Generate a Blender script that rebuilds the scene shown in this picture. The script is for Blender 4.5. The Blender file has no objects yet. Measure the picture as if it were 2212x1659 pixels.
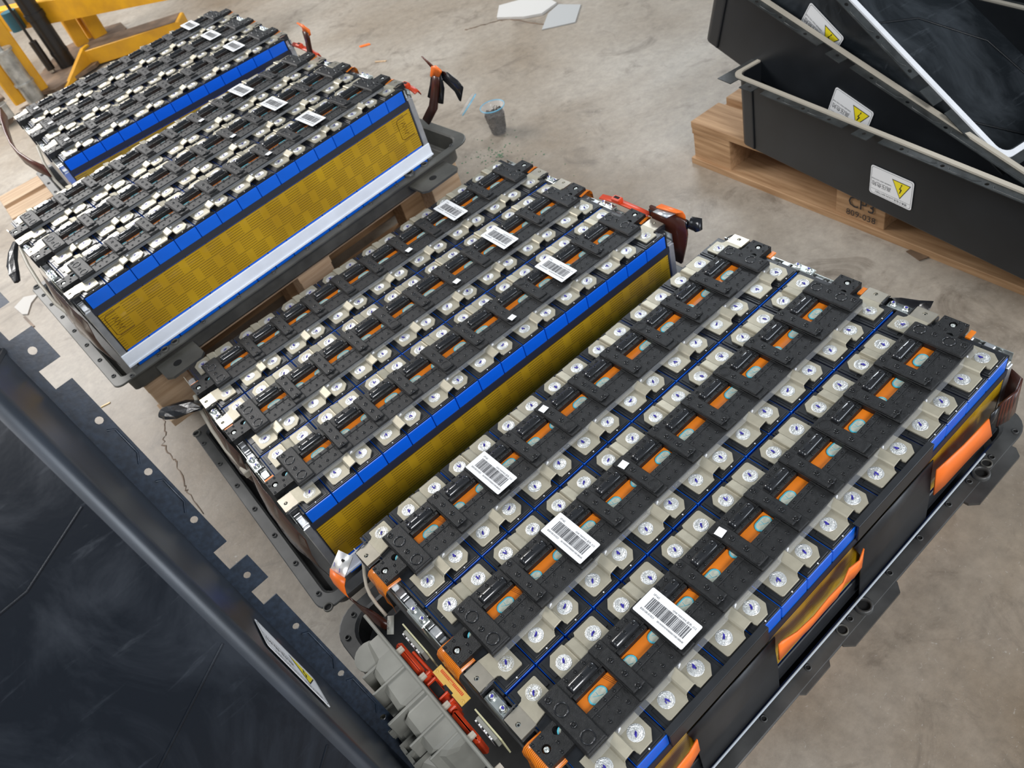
import bpy, math, random
from math import sin, cos, pi, radians
from mathutils import Vector, Matrix
random.seed(7)
SC = bpy.context.scene
COL = SC.collection
# ------------------------------------------------------------------ camera, world, lights, exposure
cam_d = bpy.data.cameras.new('camera')
cam = bpy.data.objects.new('camera', cam_d)
COL.objects.link(cam)
cam.location = (-0.1031, -0.7535, 0.9823)
cam.rotation_euler = (radians(43.3547), radians(14.0975), radians(-40.8939))
cam_d.sensor_width = 36.0
cam_d.lens = 1718.54 / 2212 * 36.0
cam_d.clip_start = 0.02
cam_d.dof.use_dof = True
cam_d.dof.focus_distance = 1.15
cam_d.dof.aperture_fstop = 9.5
SC.camera = cam
SC.view_settings.view_transform = 'Standard'
SC.view_settings.look = 'None'
SC.view_settings.exposure = 0.0
SC.view_settings.gamma = 1.0
SC.view_settings.use_curve_mapping = False
world = bpy.data.worlds.new('world')
SC.world = world
world.use_nodes = True
world.node_tree.nodes['Background'].inputs[0].default_value = (0.80, 0.90, 1.0, 1)
world.node_tree.nodes['Background'].inputs[1].default_value = 0.30


def area(name, loc, target, size, power, col, sizey=None):
    l = bpy.data.lights.new(name, 'AREA')
    l.shape = 'RECTANGLE'
    l.size = size
    l.size_y = sizey or size
    l.energy = power
    l.color = col
    o = bpy.data.objects.new(name, l)
    COL.objects.link(o)
    o.location = loc
    o.rotation_euler = (Vector(target) - Vector(loc)).to_track_quat('-Z', 'Y').to_euler()
    return o


area('door_light', (-0.6, 5.2, 2.6), (1.0, 2.3, -0.4), 3.0, 265, (1.0, 0.975, 0.95), 1.5)
area('window_light', (-0.5, -3.6, 3.0), (0.2, 0.9, 0.0), 1.9, 175, (0.98, 0.98, 1.0), 1.4)
area('lid_edge_glint_light', (3.4, -4.4, 0.9), (0.0, 0.2, 0.0), 2.4, 95, (0.82, 0.90, 1.0), 1.8)  # added low light for the highlight along the leaning lid's rounded edge
area('added_overhead_light', (-2.4, 0.2, 4.6), (0.3, 0.6, 0.0), 1.2, 60, (0.86, 0.93, 1.0), 3.0)  # added overhead light, meant for bluish reflections on the lids


area('ridge_highlight_light', (3.6, 2.5, 2.1), (0.8, -0.3, 0.0), 1.2, 55, (0.88, 0.94, 1.0), 0.8)  # added area light, aimed to put highlights on the cover frame ridges

# ------------------------------------------------------------------ materials
def nodes(name):
    m = bpy.data.materials.new(name)
    m.use_nodes = True
    nt = m.node_tree
    return m, nt, nt.nodes['Principled BSDF']


def mat(name, col, rough=0.5, metal=0.0, noise=0.0, nscale=40, bump=0.0, bscale=200, spec=0.5, coat=0.0,
        alpha=1.0, trans=0.0, col2=None, ior=None):
    m, nt, b = nodes(name)
    c = (*col, 1)
    b.inputs['Base Color'].default_value = c
    b.inputs['Roughness'].default_value = rough
    b.inputs['Metallic'].default_value = metal
    b.inputs['Specular IOR Level'].default_value = spec
    b.inputs['Coat Weight'].default_value = coat
    b.inputs['Alpha'].default_value = alpha
    b.inputs['Transmission Weight'].default_value = trans
    if ior:
        b.inputs['IOR'].default_value = ior
    tc = nt.nodes.new('ShaderNodeTexCoord')
    if noise > 0 or col2:
        n = nt.nodes.new('ShaderNodeTexNoise')
        n.inputs['Scale'].default_value = nscale
        n.inputs['Detail'].default_value = 5
        nt.links.new(tc.outputs['Object'], n.inputs['Vector'])
        r = nt.nodes.new('ShaderNodeValToRGB')
        r.color_ramp.elements[0].position = 0.35
        r.color_ramp.elements[1].position = 0.68
        r.color_ramp.elements[0].color = c
        c2 = col2 or tuple(min(1, x * (1 + noise)) for x in col)
        r.color_ramp.elements[1].color = (*c2, 1)
        nt.links.new(n.outputs['Fac'], r.inputs['Fac'])
        nt.links.new(r.outputs['Color'], b.inputs['Base Color'])
    if bump > 0:
        n2 = nt.nodes.new('ShaderNodeTexNoise')
        n2.inputs['Scale'].default_value = bscale
        n2.inputs['Detail'].default_value = 3
        nt.links.new(tc.outputs['Object'], n2.inputs['Vector'])
        bp = nt.nodes.new('ShaderNodeBump')
        bp.inputs['Strength'].default_value = bump
        bp.inputs['Distance'].default_value = 0.002
        nt.links.new(n2.outputs['Fac'], bp.inputs['Height'])
        nt.links.new(bp.outputs['Normal'], b.inputs['Normal'])
    return m


M = {}
M['blue'] = mat('blue_wrap', (0.004, 0.115, 0.62), 0.32, noise=0.25, nscale=12, bump=0.05, bscale=60)
M['cap'] = mat('black_cell_cap', (0.008, 0.009, 0.011), 0.36, noise=0.5, nscale=90)
M['frame'] = mat('black_grained_plastic', (0.0065, 0.0066, 0.0068), 0.46, noise=1.2, nscale=160, bump=0.35, bscale=900, spec=0.35)
M['gloss'] = mat('black_glossy_plastic', (0.010, 0.0105, 0.012), 0.20, coat=0.4, noise=0.6, nscale=60)
M['nickel'] = mat('brushed_nickel', (0.385, 0.352, 0.270), 0.46, 0.50, noise=0.12, nscale=70, bump=0.05, bscale=300)
M['nickel2'] = mat('warm_nickel', (0.44, 0.40, 0.33), 0.38, 0.85, noise=0.15, nscale=60)
M['weld'] = mat('bright_weld', (0.72, 0.72, 0.70), 0.34, 0.8, bump=0.6, bscale=420)
M['ink'] = mat('blue_ink', (0.03, 0.02, 0.30), 0.5)
M['dark'] = mat('hole_groove_shade', (0.004, 0.004, 0.004), 0.9)  # near-black for holes; also paints the shade in rivet grooves
M['orange'] = mat('orange_flex_film', (0.72, 0.19, 0.012), 0.3, noise=0.25, nscale=30)
M['cyan'] = mat('cyan_gasket', (0.08, 0.48, 0.60), 0.35)
M['ventfilm'] = mat('vent_membrane', (0.40, 0.42, 0.35), 0.35, bump=0.5, bscale=160, noise=0.4, nscale=120)
M['trace'] = mat('dark_trace', (0.07, 0.014, 0.004), 0.5)
M['alu'] = mat('cast_aluminium', (0.52, 0.53, 0.54), 0.36, 0.8, noise=0.25, nscale=45, bump=0.2, bscale=120)
M['zinc'] = mat('zinc_plated_steel', (0.60, 0.63, 0.60), 0.28, 0.9, noise=0.2, nscale=60)
M['tray'] = mat('painted_steel_tray', (0.028, 0.028, 0.027), 0.4, noise=1.6, nscale=14, bump=0.08, bscale=70)
M['traylight'] = mat('grey_steel_tray', (0.060, 0.058, 0.050), 0.48, 0.0, noise=0.8, nscale=16, bump=0.08, bscale=70)
M['label'] = mat('white_label_paper', (0.80, 0.80, 0.80), 0.45)
M['print'] = mat('black_print', (0.015, 0.015, 0.02), 0.5)
M['white'] = mat('white_glue', (0.82, 0.83, 0.85), 0.35)
M['rail'] = mat('white_side_rail', (0.82, 0.85, 0.90), 0.35, noise=0.1, nscale=20)
M['edgegrey'] = mat('light_grey_edging', (0.40, 0.44, 0.48), 0.5)
M['strip'] = mat('dark_side_strip', (0.022, 0.024, 0.035), 0.5)
M['sidepanel'] = mat('black_side_panel', (0.012, 0.013, 0.015), 0.42, noise=0.4, nscale=30)
M['hvorange'] = mat('orange_sleeve', (0.86, 0.17, 0.018), 0.42, noise=0.12, nscale=20)
M['redplastic'] = mat('red_orange_plastic', (0.62, 0.055, 0.012), 0.4)
M['braid'] = mat('brown_laminated_strap', (0.075, 0.022, 0.012), 0.35, noise=1.0, nscale=80)
M['tape'] = mat('black_tape', (0.010, 0.010, 0.012), 0.22, bump=0.6, bscale=40)
M['beige'] = mat('beige_cable', (0.42, 0.38, 0.31), 0.5)
M['greyp'] = mat('grey_cast_housing', (0.21, 0.21, 0.185), 0.55, noise=0.25, nscale=22, bump=0.1, bscale=60)
M['gold'] = mat('gold_circuit_board', (0.62, 0.40, 0.09), 0.38, noise=0.15, nscale=50)
M['pcbedge'] = mat('pale_board_edge', (0.52, 0.50, 0.30), 0.5)
M['clear'] = mat('clear_film', (0.85, 0.88, 0.92), 0.08, alpha=0.07)
M['brownfilm'] = mat('brown_glossy_film', (0.06, 0.028, 0.018), 0.12, bump=0.4, bscale=20, alpha=0.92)
M['silver'] = mat('silver_lug', (0.82, 0.80, 0.76), 0.35, 0.6)
M['lid'] = mat('black_lid', (0.0085, 0.010, 0.012), 0.38, noise=0.5, nscale=9, bump=0.06, bscale=30)
M['lidflange'] = mat('grey_lid_flange', (0.018, 0.020, 0.020), 0.42, noise=1.2, nscale=30, bump=0.3, bscale=90)
M['sheenflange'] = mat('sky_sheen_lid_flange', (0.012, 0.019, 0.031), 0.33, noise=0.9, nscale=160, bump=0.04, bscale=300)  # blue of the reflected sky mixed into the black flange colour
M['gasket'] = mat('beige_foam_gasket', (0.42, 0.38, 0.31), 0.8)
M['gasketw'] = mat('white_foam_gasket', (0.70, 0.71, 0.73), 0.7, noise=0.1)
M['yellow'] = mat('warning_yellow', (0.85, 0.70, 0.02), 0.45)
M['stackyel'] = mat('yellow_machine_paint', (0.80, 0.40, 0.012), 0.4, noise=0.25, nscale=10, col2=(0.62, 0.30, 0.02))
M['grime'] = mat('grimy_steel', (0.10, 0.065, 0.04), 0.6, noise=1.2, nscale=12)
M['cyl'] = mat('black_cylinder_paint', (0.014, 0.014, 0.014), 0.35)
M['rollersteel'] = mat('worn_roller_steel', (0.30, 0.30, 0.28), 0.35, 0.6, noise=0.9, nscale=25)
M['teal'] = mat('teal_fitting', (0.02, 0.10, 0.14), 0.5)
M['clearp'] = mat('clear_cup_plastic', (0.93, 0.95, 0.97), 0.06, alpha=0.10)
M['bluep'] = mat('pale_blue_rim', (0.18, 0.55, 0.78), 0.3, alpha=0.75)
M['screwdark'] = mat('dark_screw_steel', (0.055, 0.05, 0.046), 0.32, 0.6, noise=2.5, nscale=60)
M['paper'] = mat('off_white_sheet', (0.56, 0.54, 0.51), 0.7)
M['greysheet'] = mat('grey_sheet', (0.40, 0.40, 0.39), 0.6)
M['green'] = mat('green_crumb', (0.10, 0.22, 0.12), 0.7)


def wave_mat(name, c1, c2, rough, axis_scale, axis=0, duty=0.5, metal=0.0):
    """thin printed stripes in object space"""
    m, nt, b = nodes(name)
    tc = nt.nodes.new('ShaderNodeTexCoord')
    sp = nt.nodes.new('ShaderNodeSeparateXYZ')
    nt.links.new(tc.outputs['Object'], sp.inputs[0])
    mu = nt.nodes.new('ShaderNodeMath'); mu.operation = 'MULTIPLY'
    mu.inputs[1].default_value = axis_scale
    nt.links.new(sp.outputs[axis], mu.inputs[0])
    fr = nt.nodes.new('ShaderNodeMath'); fr.operation = 'FRACT'
    nt.links.new(mu.outputs[0], fr.inputs[0])
    lt = nt.nodes.new('ShaderNodeMath'); lt.operation = 'LESS_THAN'
    lt.inputs[1].default_value = duty
    nt.links.new(fr.outputs[0], lt.inputs[0])
    mx = nt.nodes.new('ShaderNodeMix'); mx.data_type = 'RGBA'
    mx.inputs[6].default_value = (*c1, 1)
    mx.inputs[7].default_value = (*c2, 1)
    nt.links.new(lt.outputs[0], mx.inputs[0])
    nt.links.new(mx.outputs[2], b.inputs['Base Color'])
    b.inputs['Roughness'].default_value = rough
    b.inputs['Metallic'].default_value = metal
    return m


M['flex'] = wave_mat('orange_flex_with_traces', (0.80, 0.23, 0.015), (0.30, 0.055, 0.005), 0.25, 420, 1, 0.35)
M['leaf'] = wave_mat('layered_brown_foil', (0.085, 0.022, 0.012), (0.02, 0.008, 0.006), 0.3, 600, 1, 0.4)


def film_mat():
    """yellow heating film: three rows of printed line groups"""
    m, nt, b = nodes('yellow_heater_film')
    L = nt.links
    tc = nt.nodes.new('ShaderNodeTexCoord')
    sp = nt.nodes.new('ShaderNodeSeparateXYZ')
    L.new(tc.outputs['Object'], sp.inputs[0])

    def mth(op, a, bb=None, c=None):
        n = nt.nodes.new('ShaderNodeMath'); n.operation = op
        for i, v in enumerate((a, bb, c)):
            if v is None:
                continue
            if isinstance(v, (int, float)):
                n.inputs[i].default_value = v
            else:
                L.new(v, n.inputs[i])
        return n.outputs[0]
    x, z = sp.outputs[0], sp.outputs[2]
    row = mth('MULTIPLY', mth('ADD', z, 0.157), 1 / 0.0345)       # 0..3
    rf = mth('FRACT', row)
    rowline = mth('LESS_THAN', rf, 0.035)
    lines = mth('LESS_THAN', mth('FRACT', mth('MULTIPLY', rf, 6.0)), 0.2)
    inrow = mth('MULTIPLY', mth('GREATER_THAN', rf, 0.12), mth('LESS_THAN', rf, 0.95))
    seg = mth('FRACT', mth('ADD', mth('MULTIPLY', x, 1 / 0.054), mth('MULTIPLY', mth('FLOOR', row), 0.3)))
    inseg = mth('LESS_THAN', seg, 0.68)
    k = mth('MAXIMUM', rowline, mth('MULTIPLY', mth('MULTIPLY', lines, inrow), inseg))
    no = nt.nodes.new('ShaderNodeTexNoise')
    no.inputs['Scale'].default_value = 7
    L.new(tc.outputs['Object'], no.inputs['Vector'])
    rp = nt.nodes.new('ShaderNodeValToRGB')
    rp.color_ramp.elements[0].position = 0.3
    rp.color_ramp.elements[1].position = 0.7
    rp.color_ramp.elements[0].color = (0.38, 0.215, 0.006, 1)
    rp.color_ramp.elements[1].color = (0.54, 0.325, 0.010, 1)
    L.new(no.outputs['Fac'], rp.inputs[0])
    mx = nt.nodes.new('ShaderNodeMix'); mx.data_type = 'RGBA'
    L.new(k, mx.inputs[0])
    L.new(rp.outputs[0], mx.inputs[6])
    mx.inputs[7].default_value = (0.10, 0.055, 0.004, 1)
    L.new(mx.outputs[2], b.inputs['Base Color'])
    b.inputs['Roughness'].default_value = 0.3
    b.inputs['Coat Weight'].default_value = 0.3
    return m


M['film'] = film_mat()


def wood_mat(name, c1, c2):
    m, nt, b = nodes(name)
    tc = nt.nodes.new('ShaderNodeTexCoord')
    mp = nt.nodes.new('ShaderNodeMapping')
    mp.inputs['Scale'].default_value = (2.0, 26, 26)
    nt.links.new(tc.outputs['Object'], mp.inputs[0])
    n = nt.nodes.new('ShaderNodeTexNoise')
    n.inputs['Scale'].default_value = 3.0
    n.inputs['Detail'].default_value = 6
    nt.links.new(mp.outputs[0], n.inputs['Vector'])
    r = nt.nodes.new('ShaderNodeValToRGB')
    r.color_ramp.elements[0].position = 0.32
    r.color_ramp.elements[1].position = 0.7
    r.color_ramp.elements[0].color = (*c1, 1)
    r.color_ramp.elements[1].color = (*c2, 1)
    nt.links.new(n.outputs['Fac'], r.inputs[0])
    nt.links.new(r.outputs[0], b.inputs['Base Color'])
    b.inputs['Roughness'].default_value = 0.75
    bp = nt.nodes.new('ShaderNodeBump')
    bp.inputs['Strength'].default_value = 0.25
    bp.inputs['Distance'].default_value = 0.003
    nt.links.new(n.outputs['Fac'], bp.inputs['Height'])
    nt.links.new(bp.outputs[0], b.inputs['Normal'])
    return m


M['wood'] = wood_mat('pallet_wood', (0.30, 0.165, 0.075), (0.50, 0.31, 0.165))
M['wood2'] = wood_mat('pale_pallet_wood', (0.42, 0.27, 0.15), (0.62, 0.44, 0.28))


def scuffed_sheen(name, c1, c2, r1, r2):
    """dark moulded lid; lighter patches mix dust, scratches and painted reflection streaks"""
    m, nt, b = nodes(name)
    L = nt.links
    tc = nt.nodes.new('ShaderNodeTexCoord')
    def nz(scale, sc3, det, dist):
        mp = nt.nodes.new('ShaderNodeMapping'); mp.inputs['Scale'].default_value = sc3
        L.new(tc.outputs['Object'], mp.inputs[0])
        n = nt.nodes.new('ShaderNodeTexNoise'); n.inputs['Scale'].default_value = scale
        n.inputs['Detail'].default_value = det; n.inputs['Distortion'].default_value = dist
        n.inputs['Roughness'].default_value = 0.65
        L.new(mp.outputs[0], n.inputs['Vector'])
        return n.outputs['Fac']
    def rp(f, p0, p1):
        r = nt.nodes.new('ShaderNodeMapRange'); r.inputs[1].default_value = p0; r.inputs[2].default_value = p1
        L.new(f, r.inputs[0]); return r.outputs[0]
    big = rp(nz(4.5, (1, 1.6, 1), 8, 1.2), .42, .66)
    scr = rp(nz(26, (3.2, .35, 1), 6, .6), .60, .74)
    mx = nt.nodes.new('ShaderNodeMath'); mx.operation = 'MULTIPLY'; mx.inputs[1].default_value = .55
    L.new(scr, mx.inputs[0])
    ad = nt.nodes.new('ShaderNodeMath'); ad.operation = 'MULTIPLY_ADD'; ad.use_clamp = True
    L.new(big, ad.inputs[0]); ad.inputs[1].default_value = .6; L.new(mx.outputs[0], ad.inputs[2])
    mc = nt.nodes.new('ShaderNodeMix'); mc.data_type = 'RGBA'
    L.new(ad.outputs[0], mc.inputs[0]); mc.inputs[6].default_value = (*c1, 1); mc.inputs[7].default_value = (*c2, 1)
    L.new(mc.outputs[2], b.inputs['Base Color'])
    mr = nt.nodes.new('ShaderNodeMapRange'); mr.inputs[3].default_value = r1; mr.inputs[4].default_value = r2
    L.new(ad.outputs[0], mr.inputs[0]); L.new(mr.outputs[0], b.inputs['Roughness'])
    bp = nt.nodes.new('ShaderNodeBump'); bp.inputs['Strength'].default_value = .12; bp.inputs['Distance'].default_value = .004
    L.new(nz(9, (1, 1, 1), 5, .5), bp.inputs['Height']); L.new(bp.outputs[0], b.inputs['Normal'])
    b.inputs['Specular IOR Level'].default_value = .4
    return m


M['lidsheen'] = scuffed_sheen('scuffed_sky_sheen_lid', (0.0035, 0.0055, 0.0095), (0.018, 0.024, 0.034), .24, .5)  # sky reflection and its streaks tinted into black, along with dust and scratches
M['lidwall'] = mat('glossy_lid_wall', (0.012, 0.016, 0.023), 0.34, noise=0.8, nscale=12, bump=0.10, bscale=14, spec=0.8)
M['lidin'] = scuffed_sheen('scuffed_lid_inside', (0.010, 0.013, 0.016), (0.060, 0.070, 0.080), .3, .5)


def concrete():
    m, nt, b = nodes('worn_concrete_floor')
    L = nt.links
    tc = nt.nodes.new('ShaderNodeTexCoord')

    def noise(sc, det=6, rough=0.6, dist=0.0):
        n = nt.nodes.new('ShaderNodeTexNoise')
        n.inputs['Scale'].default_value = sc
        n.inputs['Detail'].default_value = det
        n.inputs['Roughness'].default_value = rough
        n.inputs['Distortion'].default_value = dist
        L.new(tc.outputs['Object'], n.inputs['Vector'])
        return n.outputs['Fac']

    def ramp(f, p0, c0, p1, c1):
        r = nt.nodes.new('ShaderNodeValToRGB')
        r.color_ramp.elements[0].position = p0
        r.color_ramp.elements[1].position = p1
        r.color_ramp.elements[0].color = (*c0, 1)
        r.color_ramp.elements[1].color = (*c1, 1)
        L.new(f, r.inputs[0])
        return r.outputs[0]

    def mix(fac, a, c, typ='MIX'):
        x = nt.nodes.new('ShaderNodeMix'); x.data_type = 'RGBA'; x.blend_type = typ
        if isinstance(fac, float):
            x.inputs[0].default_value = fac
        else:
            L.new(fac, x.inputs[0])
        for i, v in ((6, a), (7, c)):
            if isinstance(v, tuple):
                x.inputs[i].default_value = (*v, 1)
            else:
                L.new(v, x.inputs[i])
        return x.outputs[2]
    base = ramp(noise(1.1, 5, 0.55, 0.4), 0.32, (0.245, 0.188, 0.128), 0.68, (0.45, 0.405, 0.345))
    fine = ramp(noise(38, 8, 0.7), 0.25, (0.70, 0.70, 0.70), 0.8, (1.12, 1.12, 1.12))
    c = mix(1.0, base, fine, 'MULTIPLY')
    st = ramp(noise(5.5, 8, 0.7, 0.9), 0.555, (0, 0, 0), 0.71, (0.75, 0.75, 0.75))
    c = mix(st, c, (0.12, 0.095, 0.07))
    sc = ramp(noise(70, 4, 0.5, 3.0), 0.66, (0, 0, 0), 0.74, (0.5, 0.5, 0.5))
    c = mix(sc, c, (0.50, 0.47, 0.42))
    L.new(c, b.inputs['Base Color'])
    b.inputs['Roughness'].default_value = 0.5
    bp = nt.nodes.new('ShaderNodeBump')
    bp.inputs['Strength'].default_value = 0.25
    bp.inputs['Distance'].default_value = 0.004
    L.new(noise(30, 8, 0.7), bp.inputs['Height'])
    L.new(bp.outputs[0], b.inputs['Normal'])
    return m


M['floor'] = concrete()


# ------------------------------------------------------------------ mesh builder
class MB:
    def __init__(s, flip=False):
        s.v, s.f, s.m, s.ms, s.flip, s.sm = [], [], [], [], flip, []

    def mi(s, m):
        if m not in s.ms:
            s.ms.append(m)
        return s.ms.index(m)

    def add(s, vs, fs, m, smooth=False):
        b = len(s.v)
        s.v += [tuple(p) for p in vs]
        k = s.mi(m)
        for f in fs:
            s.f.append([b + i for i in f])
            s.m.append(k)
            s.sm.append(smooth)

    def box(s, x0, x1, y0, y1, z0, z1, m, b=0.0):
        if x0 > x1: x0, x1 = x1, x0
        if y0 > y1: y0, y1 = y1, y0
        if b <= 0:
            vs = [(x, y, z) for z in (z0, z1) for x, y in ((x0, y0), (x1, y0), (x1, y1), (x0, y1))]
            s.add(vs, [(3, 2, 1, 0), (4, 5, 6, 7), (0, 1, 5, 4), (1, 2, 6, 5), (2, 3, 7, 6), (3, 0, 4, 7)], m)
            return
        r = []
        for z, i in ((z0, 0), (z1 - b, 0), (z1, b)):
            c = b
            r.append([(x0 + i, y0 + c), (x0 + c, y0 + i), (x1 - c, y0 + i), (x1 - i, y0 + c),
                      (x1 - i, y1 - c), (x1 - c, y1 - i), (x0 + c, y1 - i), (x0 + i, y1 - c)] if i == 0 else
                     [(x0 + i, y0 + c * 1.6), (x0 + c * 1.6, y0 + i), (x1 - c * 1.6, y0 + i), (x1 - i, y0 + c * 1.6),
                      (x1 - i, y1 - c * 1.6), (x1 - c * 1.6, y1 - i), (x0 + c * 1.6, y1 - i), (x0 + i, y1 - c * 1.6)])
            r[-1] = [(p[0], p[1], z) for p in r[-1]]
        s.loft(r, m, True, True)

    def loft(s, rings, m, cap0=False, cap1=False, closed=True, smooth=False):
        n = len(rings[0])
        vs = [p for r in rings for p in r]
        fs = []
        for i in range(len(rings) - 1):
            for j in range(n if closed else n - 1):
                k = (j + 1) % n
                fs.append((i * n + j, i * n + k, (i + 1) * n + k, (i + 1) * n + j))
        s.add(vs, fs, m, smooth)
        if cap0:
            s.add(rings[0], [tuple(range(n))[::-1]], m)
        if cap1:
            s.add(rings[-1], [tuple(range(n))], m)

    def prism(s, poly, z0, z1, m):
        s.loft([[(x, y, z0) for x, y in poly], [(x, y, z1) for x, y in poly]], m, True, True)

    def cyl(s, c, r, h, m, n=12, r2=None, axis='z', cap=True, smooth=True):
        r2 = r if r2 is None else r2
        R = []
        for rr, t in ((r, 0), (r2, h)):
            ring = []
            for i in range(n):
                a = 2 * pi * i / n
                p = (rr * cos(a), rr * sin(a), t)
                if axis == 'x': p = (p[2], p[0], p[1])
                if axis == 'y': p = (p[1], p[2], p[0])
                ring.append((c[0] + p[0], c[1] + p[1], c[2] + p[2]))
            R.append(ring)
        s.loft(R, m, cap, cap, smooth=smooth)

    def ring(s, c, prof, m, n=12, cap=True):
        """lathe of (r,z) profile about z at c"""
        R = [[(c[0] + r * cos(2 * pi * i / n), c[1] + r * sin(2 * pi * i / n), c[2] + z) for i in range(n)] for r, z in prof]
        s.loft(R, m, False, cap, smooth=True)

    def tube(s, pts, r, m, n=8, flat=1.0, cap=True):
        pts = [Vector(p) for p in pts]
        R = []
        up = Vector((0, 0, 1))
        for i, p in enumerate(pts):
            d = (pts[min(i + 1, len(pts) - 1)] - pts[max(i - 1, 0)]).normalized()
            a = d.cross(up)
            if a.length < 0.05: a = d.cross(Vector((1, 0, 0)))
            a.normalize()
            b = d.cross(a).normalized()
            rr = r[i] if isinstance(r, (list, tuple)) else r
            R.append([tuple(p + a * cos(2 * pi * j / n) * rr + b * sin(2 * pi * j / n) * rr * flat) for j in range(n)])
        s.loft(R, m, cap, cap, smooth=True)

    def sheet(s, rows, t, m, off=(0, 0, 1)):
        """rows of points (grid) given thickness t along off"""
        n = len(rows[0])
        o = Vector(off) * t
        top = [tuple(p) for r in rows for p in r]
        bot = [tuple(Vector(p) - o) for r in rows for p in r]
        N = len(top)
        fs = []
        for i in range(len(rows) - 1):
            for j in range(n - 1):
                a, b, c, d = i * n + j, i * n + j + 1, (i + 1) * n + j + 1, (i + 1) * n + j
                fs.append((a, b, c, d))
                fs.append((N + d, N + c, N + b, N + a))
        for i in range(len(rows) - 1):
            for j in (0, n - 1):
                a, d = i * n + j, (i + 1) * n + j
                fs.append((a, d, N + d, N + a) if j == 0 else (d, a, N + a, N + d))
        for j in range(n - 1):
            for i in (0, len(rows) - 1):
                a, b = i * n + j, i * n + j + 1
                fs.append((b, a, N + a, N + b) if i == 0 else (a, b, N + b, N + a))
        s.add(top + bot, fs, m, True)

    def holeplate(s, x0, x1, y0, y1, z0, z1, holes, m, n=16):
        holes = sorted(holes)
        cur = x0
        for cx, cy, r in holes:
            a = min(r * 1.8, cx - x0, x1 - cx)
            xa, xb = max(cur, cx - a), cx + a
            if xa > cur + 1e-5:
                s.box(cur, xa, y0, y1, z0, z1, m)
            inner, outer = [], []
            for i in range(n):
                t = 2 * pi * (i + .5) / n
                dx, dy = cos(t), sin(t)
                inner.append((cx + r * dx, cy + r * dy))
                k = 1e9
                if dx > 1e-6: k = min(k, (xb - cx) / dx)
                if dx < -1e-6: k = min(k, (xa - cx) / dx)
                if dy > 1e-6: k = min(k, (y1 - cy) / dy)
                if dy < -1e-6: k = min(k, (y0 - cy) / dy)
                outer.append((cx + k * dx, cy + k * dy))
            for cxn, cyn in ((xa, y0), (xb, y0), (xb, y1), (xa, y1)):
                j = min(range(n), key=lambda q: (outer[q][0] - cxn) ** 2 + (outer[q][1] - cyn) ** 2)
                outer[j] = (cxn, cyn)
            o1 = [(p[0], p[1], z1) for p in outer]; i1 = [(p[0], p[1], z1) for p in inner]
            i0 = [(p[0], p[1], z0) for p in inner]; o0 = [(p[0], p[1], z0) for p in outer]
            s.loft([o0, o1, i1, i0, o0], m)
            cur = xb
        if cur < x1 - 1e-5:
            s.box(cur, x1, y0, y1, z0, z1, m)

    def mesh(s, name):
        me = bpy.data.meshes.new(name)
        vs, fs = s.v, s.f
        if s.flip:
            vs = [(x, -y, z) for x, y, z in vs]
            fs = [f[::-1] for f in fs]
        me.from_pydata(vs, [], fs)
        for m in s.ms:
            me.materials.append(M[m])
        me.polygons.foreach_set('material_index', s.m)
        me.polygons.foreach_set('use_smooth', s.sm)
        me.update()
        return me


def put(name, me, parent=None, loc=(0, 0, 0), rot=(0, 0, 0)):
    o = bpy.data.objects.new(name, me)
    COL.objects.link(o)
    o.parent = parent
    o.location = loc
    o.rotation_euler = rot
    return o


def tag(o, label, cat, group=None, kind=None):
    o['label'] = label
    o['category'] = cat
    if group: o['group'] = group
    if kind: o['kind'] = kind
    return o


def empty(name, loc=(0, 0, 0), rz=0.0, matrix=None):
    o = bpy.data.objects.new(name, None)
    COL.objects.link(o)
    o.empty_display_size = 0.02
    if matrix is not None:
        o.matrix_world = matrix
    else:
        o.location = loc
        o.rotation_euler = (0, 0, rz)
    return o


def text_geo(body, size, align='LEFT'):
    c = bpy.data.curves.new('txt', 'FONT')
    c.body = body
    c.size = size
    c.align_x = align
    c.resolution_u = 2
    o = bpy.data.objects.new('txt', c)
    COL.objects.link(o)
    dg = bpy.context.evaluated_depsgraph_get()
    me = bpy.data.meshes.new_from_object(o.evaluated_get(dg))
    vs = [tuple(v.co) for v in me.vertices]
    fs = [tuple(p.vertices) for p in me.polygons]
    bpy.data.objects.remove(o)
    bpy.data.curves.remove(c)
    bpy.data.meshes.remove(me)
    return vs, fs


def add_text(mb, body, size, x, y, z, m, align='LEFT', fx=lambda p: p, sx=1.0):
    vs, fs = text_geo(body, size, align)
    mb.add([fx((x + p[0] * sx, y + p[1], z)) for p in vs], fs, m)


# ------------------------------------------------------------------ the floor
FLOOR = -0.41
mb = MB()
mb.box(-6, 9, -5, 11, FLOOR - 0.1, FLOOR, 'floor')
o = put('floor', mb.mesh('floor'))
o['kind'] = 'structure'
o['label'] = 'stained grey brown concrete floor'

# ------------------------------------------------------------------ battery module geometry (u along x, v across)
P = 0.054
W = 0.18217
PACK = [(0.0, 0.0, 0.0, 0.0), (-0.0290, 0.6624, -0.0033, -0.0273),
        (-0.1186, 1.3678, 0.1693, 0.0417), (0.0872, 2.0645, 0.1791, -0.0297)]
BASEZ = -0.205
ME = {}


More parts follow.
